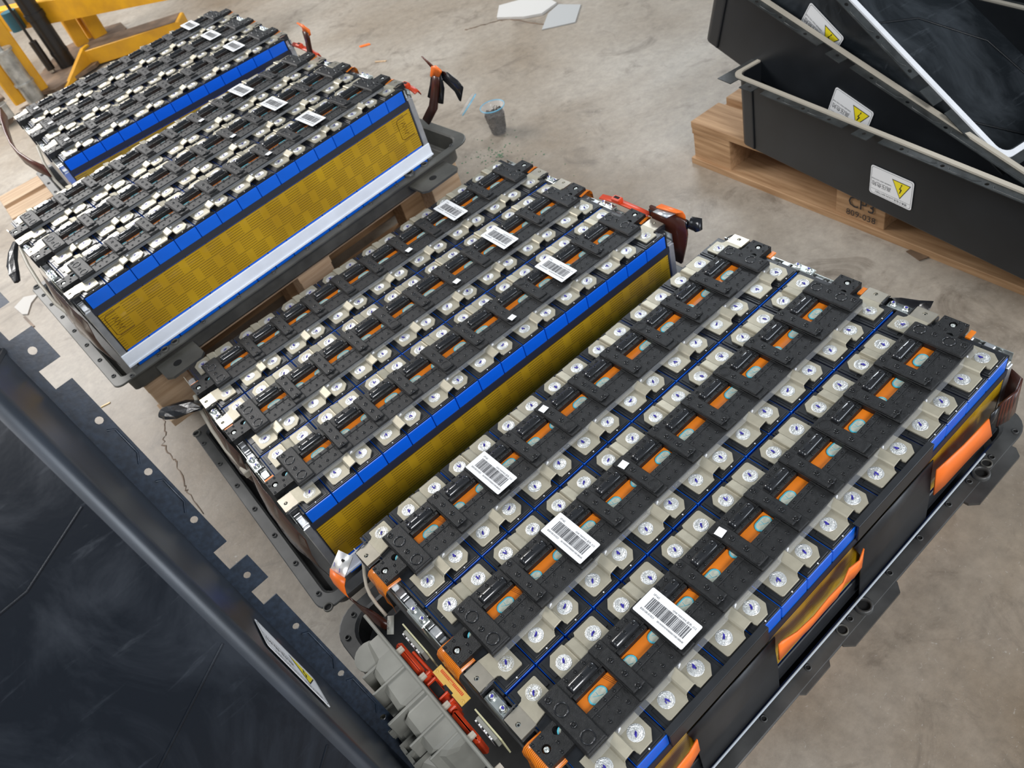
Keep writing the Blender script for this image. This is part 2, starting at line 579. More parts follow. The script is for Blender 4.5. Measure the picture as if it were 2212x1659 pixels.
def cell_meshes():
    mb = MB(True)
    mb.box(-.0263, .0263, -.0893, .0893, BASEZ, -.0075, 'blue', .0012)
    ME['cell'] = mb.mesh('cell')
    mb = MB(True)
    mb.box(-.0259, .0259, -.0883, .0883, -.0076, -.0042, 'cap', .0007)
    for sg in (-1, 1):
        mb.box(-.022, .022, sg * .058, sg * .086, -.0043, -.0030, 'cap', .0006)
        mb.cyl((-.002 * sg, sg * .0865, -.0031), .0012, .0006, 'white' if sg > 0 else 'cap', 6)
    mb.box(-.0255, .0255, -.05, .05, -.0043, -.0034, 'cap')
    ME['cell_cap'] = mb.mesh('cell_cap')
    mb = MB(True)

    def caps(r, hl, n=8):
        p = []
        for i in range(n + 1):
            a = -pi / 2 + pi * i / n
            p.append((hl + r * cos(a), r * sin(a)))
        for i in range(n + 1):
            a = pi / 2 + pi * i / n
            p.append((-hl + r * cos(a), r * sin(a)))
        return p
    a, b, c = caps(.0088, .0055), caps(.0082, .0055), caps(.0066, .0055)
    z = [(-.0015, a), (-.0003, b), (-.0002, c), (-.0009, c)]
    mb.loft([[(x, y, zz) for x, y in q] for zz, q in z], 'cyan')
    mb.add([(x, y, -.0009) for x, y in c], [tuple(range(len(c)))], 'ventfilm')
    mb.tube([(-.006, -.003, -.0008), (0, .001, -.0006), (.006, .004, -.0008)], .0003, 'cyan', 4)
    mb.tube([(0, .001, -.0006), (.001, -.005, -.0008)], .0003, 'cyan', 4)
    mb.v = [(x, y, z + .0033) for x, y, z in mb.v]
    ME['vent'] = mb.mesh('vent')


def busbar_mesh():
    mb = MB(True)
    sec = [(-.0437, 0, -.0725), (-.0432, 0, -.0735), (-.0337, 0, -.0835), (-.0125, 0, -.0835), (-.0112, .0004, -.0795),
           (-.0104, .0056, -.0775), (-.0090, .0068, -.0770), (-.0060, .0062, -.0770), (.0035, .0046, -.0770), (.0055, .0030, -.0770), (.0075, .0, -.0795), (.0095, 0, -.0835),
           (.0405, 0, -.0835), (.0430, 0, -.0820), (.0437, 0, -.0800)]
    t = .0024
    R = []
    for u, z, vo in sec:
        b = .0005
        R.append([(u, vo, z - b), (u, vo + b, z), (u, -.038, z), (u, -.038, z - t), (u, vo, z - t)])
    mb.loft(R, 'nickel', True, True)
    mb.box(-.030, -.026, -.0385, -.034, -.002, .0003, 'nickel')
    ME['busbar'] = mb.mesh('busbar')
    mb2 = MB(True)
    mb2.ring((-.027 + .0105, -.0455, .0), [(.0024, 0), (.0026, .0012), (.0018, .0022), (.0004, .0026)], 'white', 8)
    mb2.tube([(-.0165, -.046, .0012), (-.0145, -.048, .0014), (-.012, -.0492, .0012)], [.0017, .001, .0002], 'white', 6)
    ME['glue'] = mb2.mesh('glue_dot')
    # mirrored glue for right bars is placed by rotation
    for k in range(4):
        w = MB(True)
        n = 20
        prof = [(.0112, -.0002), (.0106, .0005), (.0100, .0001), (.0094, .0002), (.0088, .0006), (.0082, .0001),
                (.0062, .0005), (.0055, .0001), (.0034, .0004), (.0016, .0003)]
        R = []
        for r, z in prof:
            R.append([(r * cos(2 * pi * i / n), r * sin(2 * pi * i / n), z + (random.uniform(-.00025, .00025) if r < .009 else 0)) for i in range(n)])
        w.loft(R, 'weld', smooth=True)
        w.cyl((0, 0, .0001), .0013, .0003, 'dark', 8)
        a = random.uniform(0.3, 2.9)
        for q in range(2):
            aa = a + q * 0.5
            c = (random.uniform(-.002, .002) + .0022 * q, random.uniform(-.002, .003))
            L, Wd = (.0045, .0015) if q == 0 else (.0026, .0009)
            pl = [(-L, -Wd * .3), (-L * .5, -Wd), (L * .3, -Wd * .7), (L, -Wd * .1), (L * .5, Wd), (-L * .4, Wd * .8)]
            w.add([(c[0] + x * cos(aa) - y * sin(aa), c[1] + x * sin(aa) + y * cos(aa), .0009) for x, y in pl],
                  [tuple(range(6))], 'ink')
        ME['weld%d' % k] = w.mesh('weld')
    # output tab at left side of cell 0, pointing to -u
    mb = MB(True)
    poly = [(.0154, -.078), (.0154, -.040), (-.0243, -.0315), (-.0243, -.0665), (-.0185, -.0675), (-.0150, -.0795)]
    poly = [(.0150, -.0785), (.0154, -.0775), (.0154, -.038), (-.0243, -.0320), (-.0243, -.0662), (-.0190, -.0668),
            (-.0155, -.0700), (-.0147, -.0785), (-.0140, -.0795), (.0140, -.0795)]
    mb.prism(poly, -.0022, .0003, 'nickel')
    mb.box(-.0243, -.0238, -.0662, -.0320, .0002, .0004, 'nickel2')
    mb.holeplate(-.0495, -.0243, -.0660, -.0315, -.0045, -.0005, [(-.0405, -.0485, .0036)], 'nickel2', 12)
    mb.cyl((-.0405, -.0485, -.0042), .0030, .0012, 'zinc', 10)
    mb.cyl((-.0405, -.0485, -.0032), .0015, .0006, 'dark', 8)
    ME['output_busbar'] = mb.mesh('output_busbar')
    mb = MB(True)
    mb.box(-.0505, -.0275, -.0675, -.0300, -.034, -.0048, 'sidepanel', .001)
    mb.tube([(-.0505, -.068, -.004), (-.036, -.0685, .001), (-.026, -.069, .0005)], .0012, 'sidepanel', 6)
    ME['tab_holder'] = mb.mesh('tab_holder')


def rivet(mb, u, v, z, r=.0024, m='frame'):
    r *= 1.15
    mb.ring((u, v, z), [(r, -.0002), (r * .95, .0009), (r * .74, .0010)], 'gloss', 10, False)
    mb.ring((u, v, z), [(r * .74, .0010), (r * .66, .0001), (r * .45, .0001)], 'dark', 10, False)  # groove coloured dark in place of its shade
    mb.ring((u, v, z), [(r * .45, .0001), (r * .38, .0008)], m, 8)


def frame_meshes(nc, key):
    uend = (nc - 1) * P
    np_ = 11 if nc == 16 else 9
    u0 = .0105
    pitch = (uend - 2 * u0 + .0062 * 2 * 0) / (np_ - 1)
    # interior bars follow the measured pitch
    c1 = .31 * P
    pit = (uend - 2 * c1) / (np_ - 1)
    centers = [c1 + pit * i for i in range(np_)]
    mb = MB(True)
    ua, ub = -.0065, uend + .0065
    mb.box(ua, ub, -.0465, -.0205, .0028, .0085, 'frame', .0008)
    mb.box(ua, ub, .0075, .0465, .0028, .0080, 'frame', .0008)
    mb.box(ua + .001, ub - .001, .0082, .0165, .0078, .0090, 'frame', .0006)
    mb.box(ua + .001, ub - .001, -.0205, -.0190, .001, .0105, 'frame')
    for i in range(np_ - 1):
        a = (centers[i] + .0116 if i > 0 else .0272) + .0012
        b = (centers[i + 1] - .0116 if i < np_ - 2 else uend - .0272) - .0012
        # rounded ridge
        n = 8
        R = []
        for u, k in ((a + .0035, .2), (a + .0048, .85), (a + .0075, 1), (b - .0075, 1), (b - .0045, .9), (b - .003, .2)):
            R.append([(u, -.0275 - .0078 * cos(pi * j / n) * (0.75 + .25 * k), .0082 + .0066 * k * sin(pi * j / n)) for j in range(n + 1)])
        mb.loft(R, 'gloss', closed=False, smooth=True)
        mb.box(a, b, -.0196, -.0130, .0005, .0095, 'frame', .0006)
        for t in (.2, .5, .8):
            u = a + (b - a) * t
            rivet(mb, u, -.0275, .0147, .0022, 'gloss')
            rivet(mb, u + .004, -.0163, .0095, .0018)
            rivet(mb, u - .001, -.0408, .0085, .0022)
            rivet(mb, u, .0122, .0090, .0019)
            rivet(mb, u - .003, .0205, .0078, .0015)
            rivet(mb, u + .002, .0345, .0080, .0022)
        mb.tube([(b - .001, .0085, .0105), (b - .002, .017, .0112), (b - .0012, .026, .0098)], .0006, 'frame', 5)
    ME['frame' + key] = mb.mesh('cover_frame')
    # crossbar
    mb = MB(True)
    mb.box(-.0116, .0116, -.0463, .0463, .0020, .0122, 'frame', .0012)
    mb.box(-.0108, .0108, -.0320, .0350, .0120, .0150, 'frame', .0014)
    for v, r in ((-.0395, .0036), (-.0148, .0034), (.0098, .0034), (.0325, .0037)):
        rivet(mb, .003 if v < -.03 else 0, v, .0150 if v > -.03 else .0122, r)
    mb.tube([(-.0112, -.030, .0148), (-.0118, 0, .0152), (-.0112, .033, .0148)], .0005, 'frame', 4)
    ME['crossbar'] = mb.mesh('crossbar')
    mb2 = MB(True)
    mb2.box(-.0116, .0116, -.0463, .0463, .0020, .0122, 'frame', .0012)
    mb2.box(-.0108, .0108, -.0375, .0400, .0120, .0150, 'frame', .0014)
    rivet(mb2, 0, -.012, .0150, .0034); rivet(mb2, 0, .0118, .0150, .0034)
    mb2.ring((0, .0300, .0150), [(.0098, 0), (.0092, .0009), (.0084, .0001), (.0074, .0001), (.0070, .0005), (.0064, .0001)], 'frame', 20)
    ME['crossbar_ring'] = mb2.mesh('crossbar')
    me3 = MB(True)
    me3.v, me3.f, me3.m, me3.ms, me3.sm = list(mb.v), [list(f) for f in mb.f], list(mb.m), list(mb.ms), list(mb.sm)
    add_text(me3, '1P16S', .0115, 0, 0, .0152, 'gloss', 'CENTER', fx=lambda p: (-p[1] * -1 - .004, p[0] + .001, p[2]))
    ME['crossbar_text'] = me3.mesh('crossbar')
    mb = MB(True)
    mb.box(-.0175, .0165, -.0463, .0463, .0020, .0122, 'frame', .0015)
    mb.box(-.0160, .0160, -.0440, .0440, .0120, .0140, 'frame', .0014)
    for v in (-.0160, .0305):
        mb.ring((-.002, v, .0140), [(.0095, 0), (.0090, .0012), (.0082, .0011), (.0079, .0001)], 'gloss', 20, False)
    rivet(mb, -.004, .008, .0140, .0036)
    rivet(mb, -.006, -.036, .0140, .0040)
    ME['end_crossbar'] = mb.mesh('end_crossbar')
    # strips that run along the module
    mb = MB(True)
    mb.box(-.0025, uend + .0025, -.0128, .0098, -.0036, -.0026, 'orange')
    for i in range(nc - 1):
        if i % 3 == 1:
            for q in range(3):
                u = i * P + .020 + q * .0022
                mb.add([(u, -.0126, -.00245), (u + .0006, -.0126, -.00245), (u + .0066, .0096, -.00245), (u + .006, .0096, -.00245)], [(0, 1, 2, 3)], 'trace')
    mb.v = [(x, y, z + .0033) for x, y, z in mb.v]
    ME['flex' + key] = mb.mesh('flex_circuit')
    mb = MB(True)
    mb.sheet([[(ua, .0455, .0062), (ub, .0455, .0062)], [(ua, .0480, .0066), (ub, .0480, .0066)], [(ua, .0535, .0030), (ub, .0535, .0030)]], .0004, 'clear')
    ME['clear' + key] = mb.mesh('clear_film')
    return centers


def end_meshes():
    mb = MB(True)     # near end, pointing to -u
    blk = [(-.0475, -.0180), (-.0030, -.0180), (-.0030, .0215), (-.0475, .0215)]
    mb.holeplate(-.0475, -.0035, -.0180, .0215, -.0090, .0050, [(-.0115, -.006, .0058), (-.0355, .001, .0060)], 'frame', 14)
    mb.cyl((-.0115, -.006, -.009), .0062, .003, 'ventfilm', 12)
    mb.cyl((-.0355, .001, -.009), .0064, .004, 'dark', 12)
    for u, v in ((-.0445, -.015), (-.030, -.0135), (-.0435, .017), (-.024, .0165), (-.020, .005), (-.0445, -.004)):
        rivet(mb, u, v, .0050, .0019)
    ME['end_block'] = mb.mesh('end_block')
    mb = MB(True)
    mb.ring((-.0355, .001, -.0025), [(.0042, 0), (.0042, .005), (.0034, .0062), (.0014, .0060), (.0010, .0045)], 'zinc', 12)
    ME['screw'] = mb.mesh('screw')
    mb = MB(True)
    mb.box(-.0300, -.0272, -.0890, .0890, BASEZ + .004, -.0060, 'sidepanel')
    mb.box(-.0440, -.0300, -.0885, .0885, BASEZ, -.030, 'alu', .001)
    mb.box(-.0460, -.0440, -.0860, .0860, BASEZ + .02, -.055, 'alu', .001)
    for v in (-.055, -.022, .034, .060):
        mb.box(-.0455, -.0310, v - .008, v + .008, -.031, -.0135 - .004 * (v > 0), 'alu', .0015)
    for v in (-.070, -.04, .008, .047, .075):
        mb.box(-.0440, -.0320, v - .0025, v + .0025, -.031, -.018, 'alu', .0008)
    mb.box(-.0468, -.0455, -.088, .088, -.060, -.0150, 'zinc')
    ME['end_plate'] = mb.mesh('end_plate')
    mb = MB(True)
    mb.box(-.0490, -.0335, .0710, .1112, -.0135, -.0085, 'zinc', .0012)
    mb.box(-.0500, -.0480, .0710, .1112, -.045, -.0095, 'zinc', .001)
    ME['joining_bracket'] = mb.mesh('joining_bracket')
    mb = MB(True)
    mb.ring((0, 0, -.0085), [(.0062, 0), (.0060, .0010), (.0042, .0012), (.0042, .0045), (.0034, .0052), (.0012, .0050)], 'zinc', 10)
    mb.add([(-.003, .001, -.0030), (.001, -.002, -.0030), (.003, .0005, -.0030), (0, .0025, -.0030)], [(0, 1, 2, 3)], 'ink')
    ME['bolt'] = mb.mesh('bolt')
    # orange flex fold at the near end
    mb = MB(True)
    rows = []
    for u, z in ((-.004, -.0050), (-.030, -.0045), (-.046, -.0020), (-.0535, -.0035), (-.0580, -.0100), (-.0590, -.020), (-.0580, -.042), (-.0600, -.062)):
        rows.append([(u + (.002 if j % 2 else 0), v, z) for j, v in enumerate((-.0245, -.012, 0, .012, .0265))])
    mb.sheet(rows, .0006, 'flex')
    ME['flex_fold'] = mb.mesh('flex_fold')
    mb = MB(True)
    mb.box(-.046, -.028, .0225, .0300, -.0050, -.0020, 'orange')
    ME['flex_tongue'] = mb.mesh('flex_tongue')


BARCODE_VAR = ['-212', '-211']


def label_mesh():
    mb = MB(True)
    w, h = .041, .0835
    r = .002
    pl = []
    for cx, cy, a0 in ((w / 2 - r, h / 2 - r, 0), (-w / 2 + r, h / 2 - r, 90), (-w / 2 + r, -h / 2 + r, 180), (w / 2 - r, -h / 2 + r, 270)):
        for k in range(4):
            a = radians(a0 + k * 30)
            pl.append((cx + r * cos(a), cy + r * sin(a)))
    mb.prism(pl, 0, .0005, 'label')
    z = .0007
    v = -.0315
    rnd = random.Random(3)
    while v < .0325:
        t = rnd.choice((.00035, .00035, .0007, .001))
        mb.add([(-.0085, v, z), (.0095, v, z), (.0095, v + t, z), (-.0085, v + t, z)], [(0, 1, 2, 3)], 'print')
        v += t + rnd.choice((.0004, .0004, .0007, .0011))
    F = lambda p: (p[1], p[0], p[2])
    add_text(mb, '1P16S', .0042, -.0345, .0120, z, 'print', fx=F)
    add_text(mb, '1EW.74WWA.蓝色.-212', .0038, -.001, .0110, z, 'print', fx=F)
    add_text(mb, '830100-01023', .0040, -.0345, -.0135, z, 'print', fx=F)
    add_text(mb, '001W0WWW0000019381080640', .0036, -.006, -.0135, z, 'print', fx=F, sx=.85)
    ME['label'] = mb.mesh('barcode_label')
    mb = MB(True)
    mb.box(-.0068, .0068, -.0062, .0062, 0, .0004, 'label')
    ME['sticker'] = mb.mesh('blank_sticker')


cell_meshes()
busbar_mesh()
CEN = {16: frame_meshes(16, '16'), 13: frame_meshes(13, '13')}
end_meshes()
label_mesh()


def side_meshes(nc, key):
    uend = (nc - 1) * P
    a, b = -.0300, uend + .0300
    for sg, nm in ((1, 'R'), (-1, 'L')):
        mb = MB(True)
        mb.box(a - .014, b + .014, sg * .0896, sg * .0912, -.051, -.0355, 'strip')
        ME['side_strap' + key + nm] = mb.mesh('side_strap')
        mb = MB(True)
        mb.box(a + .002, b - .004, sg * .0896, sg * .0906, -.1560, -.0525, 'film')
        ME['heater_film' + key + nm] = mb.mesh('heater_film')
        mb = MB(True)
        mb.box(a - .016, b + .016, sg * .0894, sg * .0935, -.1900, -.1600, 'rail', .0015)
        mb.box(a - .016, b + .016, sg * .0894, sg * .0960, -.1935, -.1895, 'rail')
        ME['side_rail' + key + nm] = mb.mesh('side_rail')
    if nc == 16:
        mb = MB(True)
        mb.box(a - .016, b + .016, .0894, .0935, -.1900, -.1600, 'sidepanel', .0015)
        mb.box(a - .016, b + .016, .0894, .0960, -.1935, -.1895, 'sidepanel')
        ME['dark_rail'] = mb.mesh('side_rail')
    mb = MB(True)
    mb.box(-.0455, -.031, .0880, .0915, BASEZ + .01, -.035, 'alu', .001)
    ME['corner_post'] = mb.mesh('corner_post')
    mb = MB(True)
    mb.box(-.0455, -.031, -.0880, -.0915, BASEZ + .01, -.035, 'alu', .001)
    ME['corner_post_m'] = mb.mesh('corner_post')


side_meshes(16, '16')
side_meshes(13, '13')


def module(pk, idx, typ, nc, rot, label, side=None, label_u=None, sticker=None, lbl=True):
    """typ L: output tabs at the left; R: at the right; Z: near left, far right."""
    key = str(nc)
    px, py, pz, pr_ = PACK[pk]
    uend = (nc - 1) * P
    cx, cy = (uend, -idx * W) if rot else (0.0, -idx * W)
    gx, gy = px + cx * cos(pr_) - cy * sin(pr_), py + cx * sin(pr_) + cy * cos(pr_)
    root = empty('battery_module', (gx, gy, pz + BASEZ), pr_ + (pi if rot else 0))
    tag(root, label, 'battery module', 'battery modules lying in rows in the metal trays')
    Z = -BASEZ

    def add(name, me, parent=root, loc=(0, 0, 0), rz=0.0):
        if parent is root:
            return put(name, me, root, (loc[0], loc[1], Z + loc[2]), (0, 0, rz))
        return put(name, me, parent, loc, (0, 0, rz))
    for i in range(nc):
        c = add('cell', ME['cell'], loc=(i * P, 0, 0))
        add('cell_cap', ME['cell_cap'], c)
        add('vent', ME['vent'], c)
    lsing = {'L': [0, nc - 1], 'R': [], 'Z': [0]}[typ]
    rsing = {'L': [], 'R': [0, nc - 1], 'Z': [nc - 1]}[typ]

    def weld(parent, u, v):
        add('weld', ME['weld%d' % random.randrange(4)], parent, (u, -v, .0001), random.uniform(-.4, .4))
    for sing, left in ((lsing, True), (rsing, False)):
        i = 0
        while i < nc:
            if i in sing:
                far = i != 0
                if left and not far:
                    b = add('output_busbar', ME['output_busbar'], loc=(0, 0, 0)); h = (0, 0, 0, False)
                    add('tab_holder', ME['tab_holder'])
                    weld(b, 0, -.0634)
                else:
                    # use rotated / mirrored copies
                    if (not left) and far:
                        b = add('output_busbar', ME['output_busbar'], loc=(i * P, 0, 0), rz=pi)
                        h2 = add('tab_holder', ME['tab_holder'], loc=(i * P, 0, 0), rz=pi)
                        weld(b, 0, -.0634)
                    else:
                        b = add('output_busbar', ME['output_busbar_m'], loc=(i * P, 0, 0), rz=pi if far else 0)
                        h2 = add('tab_holder', ME['tab_holder_m'], loc=(i * P, 0, 0), rz=pi if far else 0)
                        weld(b, 0, .0634)
                i += 1
            else:
                b = add('busbar', ME['busbar'], loc=((i + .5) * P, 0, 0), rz=0 if left else pi)
                weld(b, -.027, -.0634)
                weld(b, .027, -.0634)
                if not left:
                    add('glue_dot', ME['glue_r'], b, (0 if (i // 2) % 2 else .0, 0, 0))
                i += 2
    fr = add('cover_frame', ME['frame' + key])
    for k, u in enumerate(CEN[nc]):
        if k in (0, len(CEN[nc]) - 1):
            uu = .0105 if k == 0 else uend - .0105
            add('crossbar', ME['end_crossbar'], fr, (uu, 0, 0), 0 if k == 0 else pi)
        else:
            nm = 'crossbar_text' if (k == 5 and nc == 16) else ('crossbar_ring' if k in (4, 7) else 'crossbar')
            add('crossbar', ME[nm], fr, (u, 0, 0), pi if (nm == 'crossbar_ring' and k == 7) else 0)
    add('flex_circuit', ME['flex' + key])
    add('clear_film', ME['clear' + key])
    for far in (False, True):
        loc, rz = ((uend, 0, 0), pi) if far else ((0, 0, 0), 0)
        e = add('end_block', ME['end_block'], loc=loc, rz=rz)
        add('screw', ME['screw'], e)
        ep = add('end_plate', ME['end_plate'], loc=loc, rz=rz)
        if far == (pk > 0):
            add('flex_fold', ME['flex_fold'], loc=loc, rz=rz)
        else:
            add('flex_tongue', ME['flex_tongue_m'], loc=loc, rz=rz)
    if idx < 2:
        for far in (False, True):
            loc, rz = ((uend, 0, 0), pi) if far else ((0, 0, 0), 0)
            m = (far != rot) if True else False
            nm = 'joining_bracket' if (far == rot) == (not rot) else 'joining_bracket'
            # bracket sits on the side that touches the next module (world right-hand side)
            sidev = 1 if not rot else -1
            use = 'joining_bracket' if (sidev == 1) != far else 'joining_bracket_m'
            b = add('joining_bracket', ME[use], loc=loc, rz=rz)
            s2 = 1 if use == 'joining_bracket' else -1
            add('bolt', ME['bolt'], b, (-.041, -s2 * .0800, 0))
            add('bolt', ME['bolt'], b, (-.041, -s2 * .1022, 0), 1.0)
    sd = side or ()
    for s in sd:
        # s is +1 for the world right-hand side
        loc_side = s if not rot else -s
        nm = 'R' if loc_side > 0 else 'L'
        add('side_strap', ME['side_strap' + key + nm])
        add('heater_film', ME['heater_film' + key + nm])
        add('side_rail', ME['side_rail' + key + nm] if pk else ME['dark_rail'])
        add('corner_post', ME['corner_post' if loc_side > 0 else 'corner_post_m'])
        add('corner_post', ME['corner_post_m' if loc_side > 0 else 'corner_post'], loc=(uend, 0, 0), rz=pi)
    lu = label_u if label_u is not None else .1835
    if lbl:
        o = add('barcode_label', ME['label'], loc=(lu, 0, .0163))
        o['label'] = 'white barcode label'
    su, sv = sticker or (.3245, -.029)
    o = add('sticker', ME['sticker'], loc=(su, -sv, .0162), rz=.12)
    o['label'] = 'small blank white sticker'
    return root


def mirrored(name, src):
    me = ME[src].copy()
    for v in me.vertices:
        v.co.y = -v.co.y
    me.flip_normals()
    ME[name] = me


mirrored('output_busbar_m', 'output_busbar')
mirrored('tab_holder_m', 'tab_holder')
mirrored('joining_bracket_m', 'joining_bracket')
mirrored('flex_tongue_m', 'flex_tongue')
me = ME['glue'].copy(); ME['glue_r'] = me

PACKN = ['nearest pack', 'middle pack', 'pack with the yellow side film showing', 'farthest pack by the yellow machine']
module(0, 0, 'L', 16, False, 'battery module in the nearest pack, lying beside the middle pack')
module(0, 1, 'R', 16, False, 'central battery module of the nearest pack, between its two neighbours')
mC1 = module(0, 2, 'L', 16, False, 'battery module in the nearest pack with torn black side panels', side=(1,))
module(1, 0, 'R', 16, False, 'battery module in the middle pack, on the edge facing the pallet', label_u=11.6 * P, sticker=(8.95 * P, .036))
module(1, 1, 'L', 16, False, 'central battery module of the middle pack', label_u=11.6 * P, sticker=(8.95 * P, .036))
module(1, 2, 'R', 16, False, 'battery module in the middle pack with blue cell sides beside the nearest pack', side=(1,), label_u=11.6 * P, sticker=(8.95 * P, .036))
module(2, 0, 'R', 16, False, 'battery module at the back of the pack that shows its yellow side film', label_u=11.6 * P, sticker=(8.95 * P, .036))
module(2, 1, 'L', 16, False, 'central battery module of the pack that shows its yellow side film', label_u=11.6 * P, sticker=(8.95 * P, .036))
module(2, 2, 'R', 16, False, 'battery module with a sunlit yellow heating film and white rail along its side', side=(1,), label_u=11.6 * P, sticker=(8.95 * P, .036))
module(3, 0, 'Z', 13, False, 'shorter battery module of the farthest pack, against the yellow stacker', label_u=10.3 * P, sticker=(.3 * P, .020))
module(3, 1, 'Z', 13, False, 'shorter central battery module of the farthest pack', label_u=10.3 * P, sticker=(.3 * P, .020))
module(3, 2, 'Z', 13, False, 'shorter battery module of the farthest pack with bright blue cell sides', side=(1,), label_u=10.3 * P, sticker=(.3 * P, .020))

# ------------------------------------------------------------------ trays
def rr(x0, x1, y0, y1, r, z, n=6):
    """rounded rectangle; r = radii for (x1y1, x0y1, x0y0, x1y0)"""
    if not isinstance(r, (tuple, list)):
        r = (r,) * 4
    pts = []
    for (cx, cy, a0), q in zip(((x1, y1, 0), (x0, y1, 90), (x0, y0, 180), (x1, y0, 270)), r):
        sx = -1 if cx == x1 else 1
        sy = -1 if cy == y1 else 1
        for k in range(n + 1):
            a = radians(a0 + 90 * k / n)
            pts.append((cx + sx * q + q * cos(a), cy + sy * q + q * sin(a), z))
    return pts


mb = MB()
mb.ring((0, 0, 0), [(.0052, -.0005), (.0050, .0022), (.0036, .0024), (.0034, .0)], 'tray', 12)
mb.cyl((0, 0, -.0004), .0034, .0006, 'dark', 10)
ME['boss'] = mb.mesh('threaded_boss')
mb = MB()
mb.ring((0, 0, 0), [(.0140, -.0005), (.0135, .0070), (.0098, .0074), (.0094, .0)], 'tray', 16)
mb.cyl((0, 0, -.0004), .0094, .0006, 'dark', 14)
ME['bigboss'] = mb.mesh('mounting_boss')
mb = MB()
mb.ring((0, 0, 0), [(.0092, -.0005), (.0090, .0030), (.0070, .0032), (.0068, .0)], 'traylight', 16)
mb.cyl((0, 0, -.0004), .0068, .0006, 'dark', 12)
ME['rimboss'] = mb.mesh('mounting_boss')


def tray(pk, x0, x1, y0, y1, rad, label, m, bosses, bigs, lugs, brackets):
    px, py, pz, a = PACK[pk]
    root = empty('pack_tray', (px + 0, py + 0, pz - .262), a)
    tag(root, label, 'battery tray', 'metal trays under the battery packs')
    H = .262
    i1, i2 = .027, .029
    ri = [max(.012, r - .008) for r in rad]
    L = [rr(x0 + .04, x1 - .04, y0 + .04, y1 - .04, ri, 0), rr(x0 + .029, x1 - .029, y0 + .029, y1 - .029, ri, .012),
         rr(x0 + .025, x1 - .025, y0 + .025, y1 - .025, rad, H - .204), rr(x0, x1, y0, y1, rad, H - .204),
         rr(x0, x1, y0, y1, rad, H - .2008), rr(x0 + .0015, x1 - .0015, y0 + .0015, y1 - .0015, rad, H - .2),
         rr(x0 + i1 - .004, x1 - i1 + .004, y0 + i1 - .004, y1 - i1 + .004, ri, H - .2),
         rr(x0 + i1, x1 - i1, y0 + i1, y1 - i1, ri, H - .204),
         rr(x0 + i2, x1 - i2, y0 + i2, y1 - i2, ri, .010), rr(x0 + i2 + .008, x1 - i2 - .008, y0 + i2 + .008, y1 - i2 - .008, ri, .004)]
    mb = MB()
    mb.loft(L, m, True, True, smooth=False)
    put('pan', mb.mesh('pan'), root)
    for x, y in bosses:
        put('threaded_boss', ME['boss'], root, (x, y, H - .2))
    for x, y in bigs:
        put('mounting_boss', ME['bigboss'], root, (x, y, H - .2))
    for x, y in lugs:
        put('mounting_boss', ME['rimboss'], root, (x, y, H - .2))
    for bx0, bx1, by0, by1, bz, hx, hy in brackets:
        mb = MB()
        t = .006
        poly = [(bx0 + .012, by0), (bx1 - .012, by0), (bx1, by0 + .012), (bx1, by1), (bx0, by1), (bx0, by0 + .012)]
        mb.prism(poly, H + bz - t, H + bz, m)
        if hx is not None:
            mb.cyl((hx, hy, H + bz), .010, .0006, 'dark', 14)
        put('side_bracket', mb.mesh('side_bracket'), root)
    return root


rb = [(.224 + .1 * 0, -.477), (.324, -.477), (.425, -.477), (.525, -.477), (.605, -.477), (.685, -.477), (.742, -.478), (.805, -.480), (.874, -.4815),
      (.124, -.477), (.03, -.477), (-.06, -.477)]
tray(0, -.155, .915, -.491, .147, (.03, .055, .05, .045), 'dark metal tray holding the nearest battery pack', 'tray',
     rb + [(-.1105, .128), (-.1415, .099), (-.1425, .01), (-.1425, -.08), (-.1425, -.2), (.90, -.40), (.90, -.30), ],
     [(.454, -.480), (.765, -.484)], [(.403, -.479), (.789, -.480)],
     [(.385, .520, -.505, -.48, -.2005, None, 0), (.705, .845, -.510, -.48, -.2005, None, 0), (.28, .36, -.497, -.48, -.2005, None, 0)])
pb = [(-.083, .011), (-.083, -.077), (-.083, -.169), (-.083, -.259), (-.083, -.348), (-.083, -.437), (-.083, .080),
      (-.054, -.479), (.017, -.472), (.138, -.468), (.235, -.468), (.335, -.468), (.435, -.468), (.535, -.468), (.635, -.468), (.72, -.468), (.912, -.464)]
tray(2, -.096, .968, -.486, .155, (.04, .02, .02, .045), 'grey tray with black side brackets under the pack that shows its yellow film', 'traylight',
     pb, [(.768, -.463)], [(-.082, .142), (.062, -.468), (.818, -.464), (.035, -.470)],
     [(-.004, .092, -.555, -.48, -.214, .035, -.520), (.745, .865, -.550, -.48, -.214, .80, -.515)])
p2b = [(-.101, .103), (-.099, .012), (-.097, -.079), (-.096, -.168), (-.095, -.262), (-.094, -.354), (-.093, -.447),
       (.0, -.484), (.1, -.484), (.2, -.484), (.3, -.484), (.4, -.484), (.5, -.484), (.6, -.484), (.7, -.484), (.8, -.484)]
tray(1, -.108, .945, -.490, .160, (.04, .02, .03, .045), 'dark tray under the middle battery pack with a row of holes along its end', 'tray',
     p2b, [], [(-.101, .147), (-.093, -.486)], [])
tray(3, -.100, .800, -.492, .155, (.04, .02, .03, .045), 'shallow grey tray under the farthest battery pack', 'traylight',
     [(-.088, .1 - .09 * i) for i in range(7)] + [(-.09, -.485)], [], [], [])


# ------------------------------------------------------------------ pallets
def board_piece(root, name, x0, x1, y0, y1, z0, z1, m='wood'):
    mb = MB()
    j = lambda: random.uniform(-.0012, .0012)
    cx, cy, cz = (x0 + x1) / 2, (y0 + y1) / 2, z0
    mb.box(x0 - cx, x1 - cx, y0 - cy, y1 - cy, 0, z1 - z0, m, .0015)
    o = put(name, mb.mesh(name), root, (cx, cy, cz + j() * .3))
    o.rotation_euler = (0, 0, random.uniform(-.003, .003))
    return o


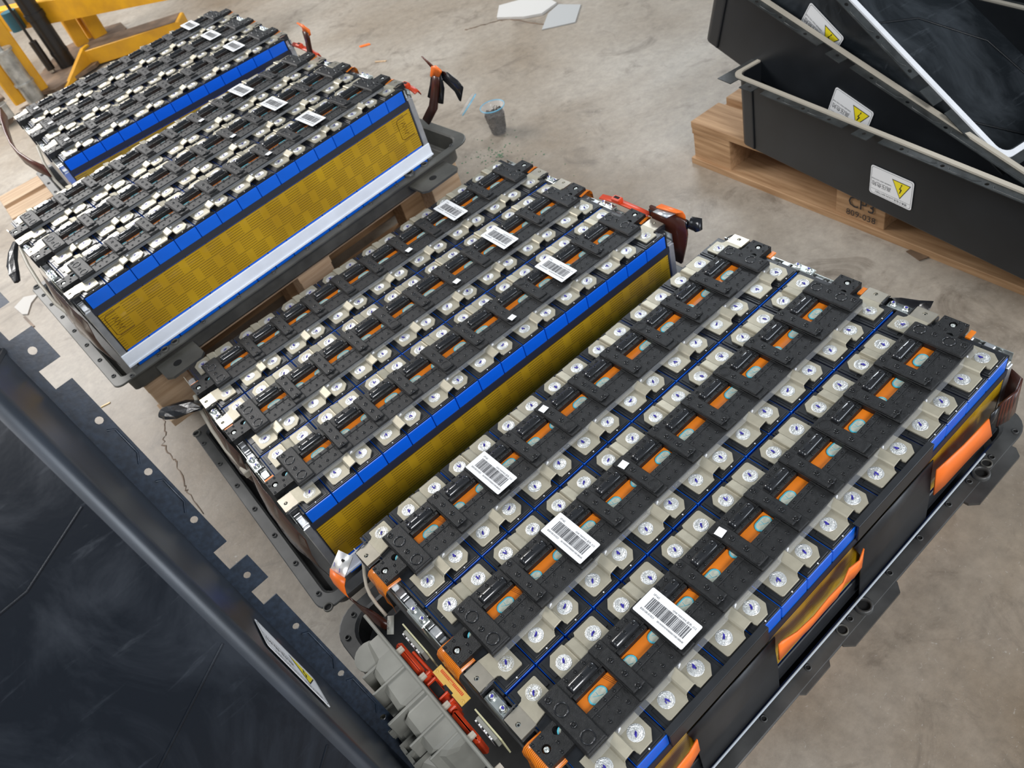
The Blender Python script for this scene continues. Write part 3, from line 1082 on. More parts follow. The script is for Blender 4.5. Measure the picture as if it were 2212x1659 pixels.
def pallet(mat4, L, D, H, label, nb=7, m='wood', block=.12, bottom=True):
    """L along local x (front edge), D along local y, origin at the front left floor corner"""
    root = empty('wooden_pallet', matrix=mat4)
    tag(root, label, 'pallet', 'wooden pallets under packs and lids')
    t = .020
    w = D / nb * .82
    for i in range(nb):
        y = (D - w) * i / (nb - 1)
        board_piece(root, 'deck_board', 0, L, y, y + w, H - t, H, m)
    for i in range(3):
        x = (L - block) * i / 2
        board_piece(root, 'stringer_board', x, x + block, 0.002, D - .002, H - 2 * t, H - t - .0005, m)
        for k in range(3):
            y = (D - block * .75) * k / 2
            board_piece(root, 'pallet_block', x + .002, x + block - .002, y + .004, y + block * .75, t, H - 2 * t - .0005, m)
    if bottom:
        for k in range(3):
            y = (D - block * .85) * k / 2
            board_piece(root, 'bottom_board', -.004, L + .004, y - .006, y + block * .85, 0, t - .0005, m)
    return root


def frame_mat(origin, xdir, z):
    x = Vector((xdir[0], xdir[1], 0)).normalized()
    y = Vector((-x.y, x.x, 0))
    M4 = Matrix.Identity(4)
    for i in range(3):
        M4[i][0], M4[i][1], M4[i][2] = x[i], y[i], (0, 0, 1)[i]
        M4[i][3] = (origin[0], origin[1], z)[i]
    return M4


# right-hand pallet: its front edge runs from the far corner towards the camera, decks face +x
pr4 = frame_mat((1.474, .728), (-.063, -.998), FLOOR)
CP3 = pallet(pr4, 1.14, 1.0, .138, 'wooden pallet stamped CP3 under the stack of black lids', 7, 'wood', .145)
mb = MB()
for body, size, z in (('CP3', .046, .056), ('809-038', .026, .028)):
    vs, fs = text_geo(body, size, 'CENTER')
    mb.add([(.575 + p[0] * 1.0, .0012, z + p[1]) for p in vs], fs, 'print')
put('stamped_lettering', mb.mesh('stamped_lettering'), CP3)


def lpal(pk, x0, y0, L, D, z0, H, label, nb=5, m='wood', bottom=True):
    px, py, pz, a = PACK[pk]
    ox, oy = px + x0 * cos(a) - y0 * sin(a), py + x0 * sin(a) + y0 * cos(a)
    return pallet(frame_mat((ox, oy), (cos(a), sin(a)), z0), L, D, H, label, nb, m, .10, bottom)


Z3 = PACK[2][2] - .262
lpal(2, -.050, -.420, .985, .60, Z3 - .152, .1515, 'upper wooden pallet carrying the pack with yellow side film', 6, 'wood2')
lpal(2, -.020, -.150, .98, .42, FLOOR, Z3 - .152 - FLOOR - .0005, 'lower wooden pallet beneath the pack with yellow side film', 6)
Z4 = PACK[3][2] - .262
lpal(3, -.245, -.06, 1.0, .36, Z4 - .152, .1515, 'pale pallet under the farthest pack with boards sticking out past its end', 3, 'wood2')
lpal(3, -.225, -.045, .98, .34, FLOOR, Z4 - .152 - FLOOR - .0005, 'lower pallet beneath the farthest pack, below the pale one', 3)
lpal(3, .0, -.37, .75, .24, FLOOR, Z4 - FLOOR - .0005, 'hidden wooden pallet behind the yellow filmed pack, under the blue sided one', 3)
for pk, nm in ((0, 'low wooden pallet hidden under the nearest pack'), (1, 'low wooden pallet hidden under the middle pack')):
    pz = PACK[pk][2] - .262
    lpal(pk, .02, -.43, .80, .53, FLOOR, pz - FLOOR - .0005, nm, 4)


# ------------------------------------------------------------------ black lids
def warning_label():
    mb = MB()
    w, h, r = .116, .074, .006
    pl = []
    for cx, cy, a0 in ((w / 2 - r, h / 2 - r, 0), (-w / 2 + r, h / 2 - r, 90), (-w / 2 + r, -h / 2 + r, 180), (w / 2 - r, -h / 2 + r, 270)):
        for k in range(5):
            a = radians(a0 + k * 22.5)
            pl.append((cx + r * cos(a), cy + r * sin(a)))
    mb.prism(pl, 0, .0006, 'label')
    z = .0008
    k1 = .955
    q = [(x * k1, y * .93) for x, y in pl]
    q2 = [(x * (k1 - .012), y * .91) for x, y in pl]
    mb.loft([[(x, y, z) for x, y in q], [(x, y, z) for x, y in q2]], 'print')
    mb.add([(-.053, .0225, z), (.053, .0225, z), (.053, .0231, z), (-.053, .0231, z)], [(0, 1, 2, 3)], 'print')
    cx, cy, R = -.026, -.0060, .0290

    def tri(rr_, zz, m):
        mb.add([(cx + rr_ * cos(radians(a)) * 1.0, cy - .003 + rr_ * sin(radians(a)), zz) for a in (90, 210, 330)], [(0, 1, 2)], m)
    tri(R, z, 'print')
    tri(R * .88, z + .0002, 'yellow')
    zz = z + .0004
    mb.add([(cx + a * .9, cy + b, zz) for a, b in ((.001, .012), (.0035, .012), (.0005, .002), (.005, .0015), (-.001, -.010), (.001, -.0095), (-.0025, -.0145), (-.0035, -.0085), (-.0022, -.0100), (.001, -.0005), (-.0040, .0))],
           [(0, 1, 2, 3, 4, 5, 6, 7, 8, 9, 10)], 'print')
    add_text(mb, '高压危险', .0135, -.001, .003, z, 'print')
    add_text(mb, 'DANGER HIGH VOLTAGE', .0048, -.001, -.0055, z, 'print')
    add_text(mb, '锂离子电池 LI-ION BATTERY', .0070, -.046, .0258, z, 'print')
    return mb.mesh('warning_label')


ME['warning'] = warning_label()


def lid(name, D, N, U, corner, L, Wd, label, gasket, fm, H=.2, bottom_r=.006, ribs=False, notches=(), scale=1.0, shell='lid'):
    """corner = world position of s=0,out=0,up=0"""
    D, N, U = Vector(D), Vector(N), Vector(U)
    M4 = Matrix.Identity(4)
    for i in range(3):
        M4[i][0], M4[i][1], M4[i][2], M4[i][3] = D[i] * scale, -N[i] * scale, U[i] * scale, corner[i]
    root = empty(name, matrix=M4)
    tag(root, label, 'battery lid', 'black pack lids')

    def loop(ins, z, r=.025):
        x0, x1, y0, y1 = ins, L - ins, ins, Wd - ins
        p = rr(x0, x1, y0, y1, r, z, 5)
        # the ends of the long walls step inwards a little
        q = []
        for x, y, zz in p:
            if x < .055: x = x
            q.append((x, y, zz))
        return q
    t = .004
    b = bottom_r
    lo = [loop(b * (1 - sin(radians(q))), b * (1 - cos(radians(q)))) for q in (0, 18, 36, 54, 72, 90)] + [ loop(-.001, H - .003), loop(-.001, H), loop(t, H), loop(t, b + t), loop(t + b * .3, b * .3 + t), loop(b + t, t)]
    mb = MB()
    mb.loft(lo[:7], 'lidwall' if shell == 'lidsheen' else shell, False, False, smooth=True)
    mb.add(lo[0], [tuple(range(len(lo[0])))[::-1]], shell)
    if shell == 'lidsheen':
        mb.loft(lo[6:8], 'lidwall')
    mb.loft(lo[7 if shell == 'lidsheen' else 6:], shell, False, True, smooth=False)
    # shallow step pilasters near the corners of the front wall
    mb.box(.052, .058, -.0035, .001, b, H - .004, 'lid', .001)
    mb.box(L - .058, L - .052, -.0035, .001, b, H - .004, 'lid', .001)
    put('shell', mb.mesh('shell'), root)
    g = MB()
    g.loft([loop(.001, H + .0002), loop(.001, H + .0045), loop(-.0105, H + .0045), loop(-.0105, H + .0002)], gasket, smooth=False)
    put('gasket', g.mesh('gasket'), root)
    f = MB()
    holes = [.071, .171, .251, .331, .431, .531, .631, .731]
    holes = [h for h in holes if h < L - .05] + [L - .035]
    segs = []
    cuts = []
    for c in notches:
        cuts += [(c - .052, c - .021), (c + .021, c + .046)]
    z0, z1 = H - .002, H
    # inner continuous band, then outer band with gaps
    edges = [(-.012, L + .012)]
    f.box(-.030, L + .030, -.0115, .0005, z0, z1, fm)
    cur = -.030
    for a_, b_ in cuts + [(L + .030, L + .030)]:
        hs = [(h, -.0215, .0046) for h in holes if cur + .008 < h < a_ - .008]
        f.holeplate(cur, a_, -.0315 - .0065 * (a_ - cur < .1), -.0115, z0, z1, hs, fm, 12)
        cur = b_
    f.box(-.030, L + .030, Wd, Wd + .028, z0, z1, fm)
    f.box(-.030, 0, 0, Wd, z0, z1, fm)
    f.box(L, L + .030, 0, Wd, z0, z1, fm)
    put('flange', f.mesh('flange'), root)
    fr = MB()
    for h0, h1 in zip(holes[:-1], holes[1:]):
        if h1 - h0 < .06 or any(a_ < (h0 + h1) / 2 < b_ for a_, b_ in cuts): continue
        a_, b_ = h0 + .014, h1 - .014
        if any(a_ < q < b_ for c in cuts for q in c): continue
        k = -.0006 if U.z < 0 else H * 0
        zf = H - .0028 if U.z < 0 else H
        fr.tube([(a_, -.020, zf), (a_ + .004, -.0275, zf), (b_ - .012, -.0275, zf), (b_, -.020, zf)], .0013, fm, 6)
    for h in holes:
        fr.ring((h, -.0215, (H - .002) if U.z < 0 else H - .0003), [(.0075, 0), (.0070, .0009 * (1 if U.z > 0 else -1)), (.0052, .0009 * (1 if U.z > 0 else -1)), (.0050, 0)], fm, 14) if False else None
    if fr.v:
        fr_o = put('stiffening_bead', fr.mesh('stiffening_bead'), root)
        fr_o['kind'] = 'stuff'
    lb = put('warning_label', ME['warning'], root)
    R = Matrix(((-1, 0, 0, .5), (0, 0, -1, -.0022), (0, -1, 0, .0795), (0, 0, 0, 1)))
    lb.matrix_local = R
    lb['label'] = 'white high voltage warning label with yellow triangle'
    return root, M4


def basis(yaw, pitch, roll):
    y, p = radians(yaw), radians(pitch)
    D = Vector((cos(p) * cos(y), cos(p) * sin(y), sin(p)))
    N0 = Vector((sin(y), -cos(y), 0))
    U0 = D.cross(N0)
    if U0.z < 0: U0 = -U0
    return D, cos(roll) * N0 + sin(roll) * U0, -sin(roll) * N0 + cos(roll) * U0


D, N, U = basis(-100.3, 0, .0)
lid('open_lid', D, N, U, (1.444, .527, -.2715), .985, .58, 'lowest black lid of the stack, lying flat on the pallet', 'gasket', 'lidflange', notches=(.071, .431))
CAMP = Vector(cam.location)
D, N, U = basis(-99.6, -15.1, .074)
lid('open_lid', D, N, U, CAMP + 1.025 * (Vector((1.513, .692, -.038)) - CAMP), .985, .58, 'middle black lid of the stack, tilted up at its far end', 'gasket', 'lidflange', notches=(.071, .431), scale=1.02)
D, N, U = basis(-100, -30, .0)
P0 = Vector((1.434, .296, .147)) - .442 * D - .117 * U
r3, m3 = lid('open_lid', D, N, U, CAMP + 1.062 * (P0 - CAMP), .985, .58, 'topmost black lid of the stack, steeply tilted with its ribbed inside showing', 'gasketw', 'lidflange', shell='lidin', notches=(.071, .431, .80), scale=1.035)
mb = MB()
for pts in ([(.955, .42, .0052), (.70, .40, .0052), (.56, .30, .0052), (.50, .16, .0052), (.52, .02, .0052)],
            [(.955, .30, .0052), (.80, .16, .0052), (.66, .02, .0052)],
            [(.30, .56, .0052), (.36, .2, .0052), (.36, .02, .0052)], [(.05, .02, .0052), (.30, .30, .0052), (.05, .56, .0052)]):
    mb.tube(pts, .003, 'lid', 6, .5)
put('inner_rib', mb.mesh('inner_rib'), r3)['kind'] = 'stuff'
# leaning lid in the left foreground
Dl = Vector((.036, -.395, -.918)).normalized()
Nl = Vector((.999, .010, .035))
Nl = (Nl - Dl * Nl.dot(Dl)).normalized()
Ul = -Dl.cross(Nl)
H0 = Vector((-.189, .128, .531))
cl = H0 - .071 * Dl - .0215 * Nl - .2 * Ul
Lh = (cl.z + .2 * Ul.z * 0 - FLOOR) / .918
rl, ml = lid('leaning_lid', Dl, Nl, Ul, cl, 1.17, .60, 'large black lid leaning upright in the left foreground, outer face towards the camera', 'gasket', 'sheenflange', bottom_r=.016, shell='lidsheen', notches=(.071, .431))
mb = MB()
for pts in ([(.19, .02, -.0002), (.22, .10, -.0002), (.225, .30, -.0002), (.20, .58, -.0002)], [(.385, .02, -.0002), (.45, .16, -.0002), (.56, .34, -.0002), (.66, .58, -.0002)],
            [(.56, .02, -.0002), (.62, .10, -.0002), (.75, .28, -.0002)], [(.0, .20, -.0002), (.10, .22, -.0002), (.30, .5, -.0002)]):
    mb.tube(pts, .0016, 'lidsheen', 6, .4)
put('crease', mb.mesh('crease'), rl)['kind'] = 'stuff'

# ------------------------------------------------------------------ parts on the nearest pack
def T(name, label, cat, loc=(0, 0, 0), rz=0.0, group=None):
    o = empty(name, loc, rz)
    return tag(o, label, cat, group)


def part(name, mb, root):
    """vertices are given in world space; the part is placed relative to its thing"""
    l = root.matrix_basis.inverted()
    mb.v = [tuple(l @ Vector(p)) for p in mb.v]
    return put(name, mb.mesh(name), root)


ly = -(2 * W)
# black side panels with an inward ledge over the cell tops
for k, (ua, ub, la, lb) in enumerate(((.105, .276, .078, .262), (.449, .640, .452, .628))):
    r = T('side_panel', ['black plastic side panel on the nearest pack, left of the long tear', 'black plastic side panel on the nearest pack, between the two orange straps'][k],
          'side panel', (ua, ly - .093, -.19), group='side panels of the nearest pack')
    mb = MB()
    mb.sheet([[(ua + (.0 if z > -.08 else (.006 if k == 0 else .012)), ly - y, z) for z, y in ((-.050, .0945), (-.08, .0975), (-.12, .101), (-.19, .103))],
              [(ub - (0 if z > -.08 else .004), ly - y, z) for z, y in ((-.050, .0945), (-.08, .0975), (-.12, .101), (-.19, .103))]], .0015, 'sidepanel', (0, -1, 0))
    part('panel', mb, r)
    mb = MB()
    mb.box(la, lb, ly - .0962, ly - .0925, -.034, .0010, 'sidepanel', .0008)
    mb.box(la, lb, ly - .0962, ly - .0865, -.0005, .0016, 'sidepanel', .0004)
    part('ledge', mb, r)
r = T('foam_edge_strip', 'thin white edge strip between the black panels and the tray', 'edge strip', (.4, ly - .108, -.195))
mb = MB()
mb.tube([(-.03, ly - .1065, -.190), (.2, ly - .1070, -.189), (.45, ly - .1075, -.1885), (.60, ly - .107, -.190), (.8, ly - .106, -.192)], .0018, 'edgegrey', 6)
part('strip', mb, r)


def strap_bar(name, label, pts, wv, m='hvorange', t=.0022, group=None, cat='busbar'):
    """flat bar along pts (centre line), wv = half width vectors"""
    c = pts[len(pts) // 2]
    r = T(name, label, cat, c, group=group)
    mb = MB()
    n = Vector(wv[0]).cross(Vector(pts[1]) - Vector(pts[0])).normalized()
    mb.sheet([[tuple(Vector(p) - Vector(w)), tuple(Vector(p)), tuple(Vector(p) + Vector(w))] for p, w in zip(pts, wv)], t, m, tuple(n))
    part('sleeve', mb, r)
    return r


g1 = 'orange sleeved straps along the nearest pack'
yy = ly - .1065
strap_bar('orange_strap', 'orange sleeved strap seen through the long tear in the black side panel',
          [(.266, yy, -.060), (.272, yy, -.060), (.30, yy - .001, -.068), (.333, yy - .002, -.073), (.365, yy - .002, -.070), (.395, yy - .002, -.073), (.413, yy, -.062), (.434, yy - .001, -.070), (.450, yy + .001, -.063)],
          [(0, 0, .023), (0, 0, .023), (0, -.002, .019), (0, -.003, .021), (0, -.003, .023), (0, -.004, .026), (0, -.002, .023), (0, -.003, .027), (0, 0, .025)], group=g1)
r = strap_bar('orange_strap', 'broad flat orange strap at the far end of the nearest pack, joined to brown braid',
              [(.634, yy + .002, -.090), (.660, yy, -.091), (.70, yy - .001, -.094), (.74, yy - .001, -.098), (.782, yy - .001, -.104)],
              [(-.004, 0, .036), (-.003, 0, .036), (-.006, -.001, .036), (-.010, -.001, .036), (-.016, 0, .036)], group=g1)
mb = MB()
mb.sheet([[(.780, yy - .0015, -.118), (.776, yy - .0015, -.068)], [(.815, yy - .003, -.124), (.806, yy - .002, -.072)]], .0022, 'tape', (0, -1, 0))
part('tape_wrap', mb, r)
mb = MB()
mb.sheet([[(.806, yy - .003, -.126), (.800, yy - .002, -.070)], [(.835, yy - .008, -.135), (.830, yy - .010, -.060)],
          [(.862, yy - .006, -.142), (.856, yy - .004, -.058)], [(.878, yy + .014, -.150), (.872, yy + .020, -.064)], [(.880, yy + .035, -.15), (.874, yy + .04, -.07)]], .004, 'leaf', (0, -1, 0))
part('braid', mb, r)
strap_bar('orange_strap', 'orange sleeved strap at the near bottom corner of the nearest pack',
          [(-.03, yy, -.100), (.03, yy, -.088), (.063, yy - .001, -.080), (.09, yy, -.078), (.108, yy + .001, -.066)],
          [(0, 0, .028), (0, 0, .028), (0, -.002, .029), (0, -.002, .028), (0, 0, .019)], group=g1)

# cast grey connector housing standing at the near end
r = T('connector_housing', 'grey cast connector housing standing at the near end of the nearest pack', 'housing', (-.097, -.16, -.20))
mb = MB()
mb.box(-.1005, -.0950, -.43, .004, -.198, -.050, 'greyp', .0015)
part('plate', mb, r)


def hull(secs, m):
    """secs: (y, u_in, u_out, z0, z1, bevel)"""
    R = []
    for y, ui, uo, z0, z1, b in secs:
        R.append([(ui, y, z0), (uo + b, y, z0), (uo, y, z0 + b), (uo, y, z1 - b), (uo + b, y, z1), (ui, y, z1)])
    q = MB()
    q.loft(R, m, True, True)
    return q


part('body', hull([(-.026, -.1, -.118, -.17, -.072, .006), (-.034, -.1, -.127, -.18, -.060, .010), (-.070, -.1, -.131, -.185, -.056, .010), (-.078, -.1, -.140, -.185, -.056, .008),
                   (-.150, -.1, -.144, -.185, -.055, .008), (-.156, -.1, -.138, -.185, -.056, .006), (-.166, -.1, -.138, -.185, -.056, .006), (-.170, -.1, -.146, -.185, -.055, .008),
                   (-.232, -.1, -.146, -.185, -.055, .008), (-.246, -.1, -.132, -.18, -.060, .008), (-.250, -.1, -.115, -.17, -.07, .006)], 'greyp'), r)
part('lower_body', hull([(-.075, -.13, -.160, -.19, -.105, .006), (-.085, -.13, -.166, -.192, -.098, .008), (-.215, -.13, -.168, -.192, -.098, .008), (-.232, -.13, -.155, -.19, -.108, .006)], 'greyp'), r)
mb = MB()
mb.cyl((-.128, -.050, -.18), .022, .112, 'greyp', 18, .020)
mb.cyl((-.128, -.050, -.068), .0245, .004, 'greyp', 18)
part('socket', mb, r)
for (ya, yb, ua, ub, za) in ((-.072, -.076, -.155, -.10, -.058), (-.108, -.111, -.158, -.10, -.053), (-.1585, -.1625, -.165, -.10, -.053), (-.205, -.208, -.160, -.10, -.053), (-.237, -.240, -.150, -.10, -.056)):
    mb = MB()
    mb.box(ua, ub, yb, ya, -.19, za, 'greyp', .0008)
    part('rib', mb, r)
for (ya, yb) in ((-.150, -.118), (-.212, -.176)):
    mb = MB()
    for a_ in (0, .5, 1):
        y = ya + (yb - ya) * a_
        mb.box(-.172, -.140, y - .0015, y + .0015, -.17, -.092, 'greyp')
    mb.box(-.173, -.168, ya, yb, -.17, -.096, 'greyp')
    o = part('louvre_frame', mb, r)
for y in (-.080, -.138, -.196, -.254, -.312):
    mb = MB()
    mb.cyl((-.096, y, -.062), .0052, .011, 'beige', 10, .0046, axis='x')
    part('stud', mb, r)

r = T('red_insulator', 'long red orange plastic insulator behind the grey connector housing', 'insulator', (-.086, -.15, -.10))
mb = MB()
mb.box(-.0935, -.0815, -.128, -.062, -.115, -.068, 'redplastic', .004)
part('upper_block', mb, r)
mb = MB()
mb.box(-.0930, -.0790, -.200, -.126, -.112, -.074, 'redplastic', .002)
mb.box(-.0920, -.0800, -.176, -.150, -.075, -.0725, 'dark')
for y in (-.135, -.148, -.178, -.192):
    mb.box(-.0925, -.0765, y - .0015, y + .0015, -.11, -.068, 'redplastic', .0008)
part('middle_block', mb, r)
mb = MB()
mb.box(-.0935, -.0825, -.262, -.202, -.118, -.072, 'redplastic', .004)
part('lower_block', mb, r)
mb = MB()
mb.tube([(-.078, -.085, -.082), (-.077, -.12, -.080), (-.0755, -.16, -.078)], .0028, 'redplastic', 8)
part('wire', mb, r)

for k, (ya, yb, u) in enumerate(((-.058, -.123, -.0640), (-.237, -.294, -.0655))):
    r = T('circuit_board', ['upright pale circuit board with white socket, beside the grey cable tag', 'upright pale circuit board with white socket, close to the bottom orange flex'][k],
          'circuit board', (u, (ya + yb) / 2, -.09), group='upright circuit boards at the near end')
    mb = MB(); mb.box(u - .0012, u + .0010, yb, ya, -.095, -.047, 'pcbedge'); part('board', mb, r)
    mb = MB(); mb.box(u - .0075, u - .0014, yb + .008, ya - .008, -.075, -.051, 'greyp', .001)
    part('socket', mb, r)
    n = 11
    mb = MB()
    for i in range(n):
        y = yb + .010 + (ya - yb - .020) * i / (n - 1)
        mb.box(u - .0098, u - .0074, y - .0012, y + .0012, -.074, -.053, 'label' if i % 3 else 'frame')
    part('pins', mb, r)['kind'] = 'stuff'

r = T('gold_circuit_board', 'gold coloured circuit strip with printed copper combs hanging from the orange flex', 'circuit board', (-.068, -.185, -.052))
mb = MB()
mb.prism([(-.0760, -.150), (-.0605, -.150), (-.0600, -.219), (-.0765, -.219), (-.0765, -.196), (-.0735, -.196), (-.0735, -.177), (-.0762, -.177)], -.0520, -.0503, 'gold')
part('board', mb, r)
mb = MB()
for i in range(20):
    y = -.158 - i * .0026
    mb.box(-.0672 if i not in (8, 9, 10) else -.0655, -.0632, y - .0007, y + .0007, -.0503, -.0500, 'redplastic')
mb.box(-.0675, -.0671, -.208, -.158, -.0503, -.0500, 'redplastic')
o = part('printed_contact', mb, r); o['kind'] = 'stuff'
for y in (-.1535, -.2150):
    mb = MB(); mb.ring((-.071, y, -.0503), [(.0028, -.0001), (.0026, .0005), (.0014, .0005), (.0012, -.0001)], 'gold', 12)
    part('mounting_hole', mb, r)
r = T('cable_tag', 'small grey cable tag printed with letters, hanging by the grey housing', 'tag', (-.080, -.045, -.050))
mb = MB()
mb.sheet([[(-.0730, -.030, -.046), (-.0655, -.037, -.046)], [(-.0905, -.050, -.052), (-.0830, -.0575, -.052)]], .0012, 'greyp')
dd = Vector((-.0175, -.0203, -.006)).normalized(); ww = Vector((.0075, -.007, 0)).normalized()
part('plate', mb, r)
mb = MB()
vs, fs = text_geo('CSC-SP', .0055)
og = Vector((-.0752, -.0385, -.0460))
mb.add([tuple(og + dd * p[0] * .8 + ww * (.0035 - p[1] * 1.0) * -1 + Vector((.0, 0, .0012))) for p in vs], [f[::-1] for f in fs], 'print')
part('lettering', mb, r)

r = T('beige_cable', 'beige cable curving down beside the orange flex of the nearest pack', 'cable', (-.065, .05, -.08))
mb = MB()
mb.tube([(-.040, .083, -.030), (-.049, .076, -.045), (-.060, .061, -.052), (-.068, .045, -.055), (-.072, .030, -.058), (-.0735, .012, -.065), (-.073, -.004, -.08)], .0028, 'beige', 8)
part('sheath', mb, r)
# lug, orange sleeve and brown foil strap
r = T('flexible_strap', 'silver lug with pen marks and orange sleeve on a brown foil strap', 'busbar', (-.08, .06, -.09), group='flexible foil straps at the pack ends')
mb = MB()
A_, B_, C_, D_ = Vector((-.0645, .124, -.036)), Vector((-.0550, .094, -.036)), Vector((-.0865, .077, -.043)), Vector((-.0945, .109, -.043))
mb.sheet([[tuple(A_), tuple(B_)], [tuple(D_), tuple(C_)]], .0022, 'silver')
c_ = (A_ + B_ + C_ + D_) / 4 + Vector((.006, .002, .0012))
mb.cyl(tuple(c_), .0034, .0004, 'dark', 14)
for (f1, f2, k) in ((.20, .62, 0), (.55, .70, 1)):
    q = D_ + (C_ - D_) * (.15 + .45 * k) + (A_ - D_) * (.22 - .12 * k) + Vector((0, 0, .0012))
    mb.add([tuple(q), tuple(q + Vector((.0050, .0052, .0009))), tuple(q + Vector((.0058, .0046, .0010))), tuple(q + Vector((.0008, -.0008, 0)))], [(0, 1, 2, 3)], 'ink')
part('lug', mb, r)
mb = MB()
mb.sheet([[tuple(D_ + Vector((.002, .002, .0012))), tuple((C_ + D_) / 2 + Vector((0, 0, .004))), tuple(C_ + Vector((.002, -.002, .0012)))],
          [(-.1010, .105, -.050), (-.0985, .088, -.046), (-.0925, .072, -.050)], [(-.1030, .098, -.062), (-.1015, .083, -.060), (-.0975, .068, -.062)],
          [(-.1020, .086, -.070), (-.1010, .075, -.070), (-.0990, .062, -.069)]], .003, 'hvorange')
part('sleeve', mb, r)
mb = MB()
mb.sheet([[(-.1020, .090, -.069), (-.0995, .060, -.068)], [(-.098, .066, -.088), (-.092, .044, -.080)], [(-.096, .040, -.098), (-.083, .024, -.086)],
          [(-.093, .014, -.100), (-.078, .002, -.090)], [(-.088, -.004, -.104), (-.074, -.012, -.096)]], .006, 'leaf')
part('foil', mb, r)

# strap at the far end of the middle pack
r = T('flexible_strap', 'brown strap with orange cap and grey lug at the far end of the middle pack', 'busbar', (.829, .20, -.04), group='flexible foil straps at the pack ends')
mb = MB()
mb.sheet([[(.805, .221, .030), (.804, .184, .030)], [(.822, .215, .031), (.823, .177, .031)]], .0025, 'alu')
part('lug', mb, r)
mb = MB()
mb.sheet([[(.817, .222, .034), (.822, .174, .034)], [(.829, .219, .034), (.831, .166, .034)], [(.834, .216, .024), (.835, .164, .022)], [(.833, .212, .014), (.834, .163, .012)]], .003, 'hvorange', (.5, 0, .8))
part('cap', mb, r)
mb = MB()
mb.sheet([[(.830, .250, .020), (.8345, .205, .016), (.833, .160, .014)], [(.829, .245, -.01), (.834, .203, -.02), (.832, .159, -.02)],
          [(.829, .225, -.05), (.833, .205, -.05), (.831, .165, -.05)], [(.829, .215, -.10), (.831, .200, -.10), (.830, .180, -.10)]], .006, 'leaf', (1, 0, 0))
part('foil', mb, r)
mb = MB()
mb.sheet([[(.832, .252, .012), (.8385, .205, .012), (.836, .158, .012)], [(.832, .250, -.005), (.8395, .203, -.006), (.837, .156, -.004)]], .009, 'tape', (1, 0, 0))
mb.tube([(.838, .156, .006), (.842, .144, .004), (.840, .138, -.008)], [.012, .015, .008], 'tape', 8)
part('tape_wrap', mb, r)


def clip_cover(label, pts, px):
    r = T('orange_cover', label, 'plastic cover', pts[0], group='orange plastic covers at the far pack ends')
    mb = MB()
    mb.sheet([[tuple(Vector(p) + Vector((0, 0, .010))), tuple(Vector(p) + Vector((.012, 0, .012))), tuple(Vector(p) + Vector((.016, 0, 0)))] for p in pts], .003, px, (.5, 0, .8))
    part('cover', mb, r)
    mb = MB()
    p = Vector(pts[1])
    mb.box(p.x - .003, p.x + .012, p.y - .012, p.y + .012, p.z + .009, p.z + .019, px, .002)
    mb.box(p.x + .001, p.x + .008, p.y - .007, p.y + .007, p.z + .0188, p.z + .0194, 'dark')
    part('latch', mb, r)


clip_cover('red orange plastic cover along the far end of the middle pack', [(.822, .398, -.020), (.821, .345, -.012), (.820, .298, -.012), (.820, .256, -.014)], 'redplastic')
clip_cover('red orange plastic cover at the far end of the pack with yellow side film', [(.768, 1.03, .132), (.772, 1.0, .132), (.775, .98, .128), (.777, .968, .120)], 'redplastic')
clip_cover('red orange plastic cover at the far end of the farthest pack', [(.765, 1.60, .140), (.766, 1.55, .140), (.767, 1.50, .137), (.768, 1.46, .130)], 'redplastic')

# taped strap at the far end of the yellow film pack
r = T('flexible_strap', 'brown foil strap bound with black tape and a bright orange knot', 'busbar', (.80, .93, .10), group='flexible foil straps at the pack ends')
mb = MB()
mb.sheet([[(.798, 1.010, .040), (.797, .985, .030)], [(.800, .955, .090), (.800, .925, .085)], [(.802, .912, .150), (.802, .885, .150)], [(.803, .895, .180), (.803, .868, .182)]], .005, 'leaf', (1, 0, 0))
part('foil', mb, r)
mb = MB()
mb.sheet([[(.804, .958, .110), (.806, .925, .100), (.804, .895, .105)], [(.804, .925, .150), (.807, .900, .145), (.805, .868, .15)], [(.804, .900, .185), (.807, .885, .185), (.805, .860, .188)]], .003, 'tape', (1, 0, 0))
mb.sheet([[(.806, .872, .196), (.806, .862, .172)], [(.810, .838, .195), (.808, .830, .150)], [(.812, .808, .180), (.808, .822, .128)], [(.810, .790, .168), (.806, .812, .130)]], .0015, 'tape', (1, 0, 0))
part('tape_wrap', mb, r)
mb = MB()
mb.sheet([[(.803, .905, .178), (.805, .895, .172), (.803, .876, .174)], [(.804, .893, .196), (.808, .880, .196), (.805, .856, .194)], [(.803, .886, .205), (.805, .872, .208), (.804, .852, .200)]], .005, 'hvorange', (1, 0, 0))
part('knot', mb, r)
mb = MB()
mb.sheet([[(.803, .893, .200), (.804, .880, .204)], [(.802, .905, .212), (.803, .897, .214)], [(.801, .918, .224), (.802, .915, .224)]], .002, 'braid', (1, 0, 0))
part('lug', mb, r)
r = T('flexible_strap', 'short brown foil strap with an orange tip at the far end of the farthest pack', 'busbar', (.77, 1.48, .16), group='flexible foil straps at the pack ends')
mb = MB(); mb.sheet([[(.770, 1.505, .140), (.769, 1.475, .140)], [(.769, 1.480, .180), (.768, 1.452, .18)], [(.769, 1.470, .212), (.768, 1.435, .212)]], .005, 'leaf', (1, 0, 0)); part('foil', mb, r)
mb = MB(); mb.sheet([[(.771, 1.471, .205), (.770, 1.433, .204)], [(.772, 1.468, .222), (.771, 1.428, .220)], [(.770, 1.488, .232), (.768, 1.450, .232)]], .005, 'hvorange', (1, 0, 0)); part('sleeve', mb, r)


def L2W(k, u, y, z):
    px, py, pz, a = PACK[k]
    return (px + u * cos(a) - y * sin(a), py + u * sin(a) + y * cos(a), pz + z)


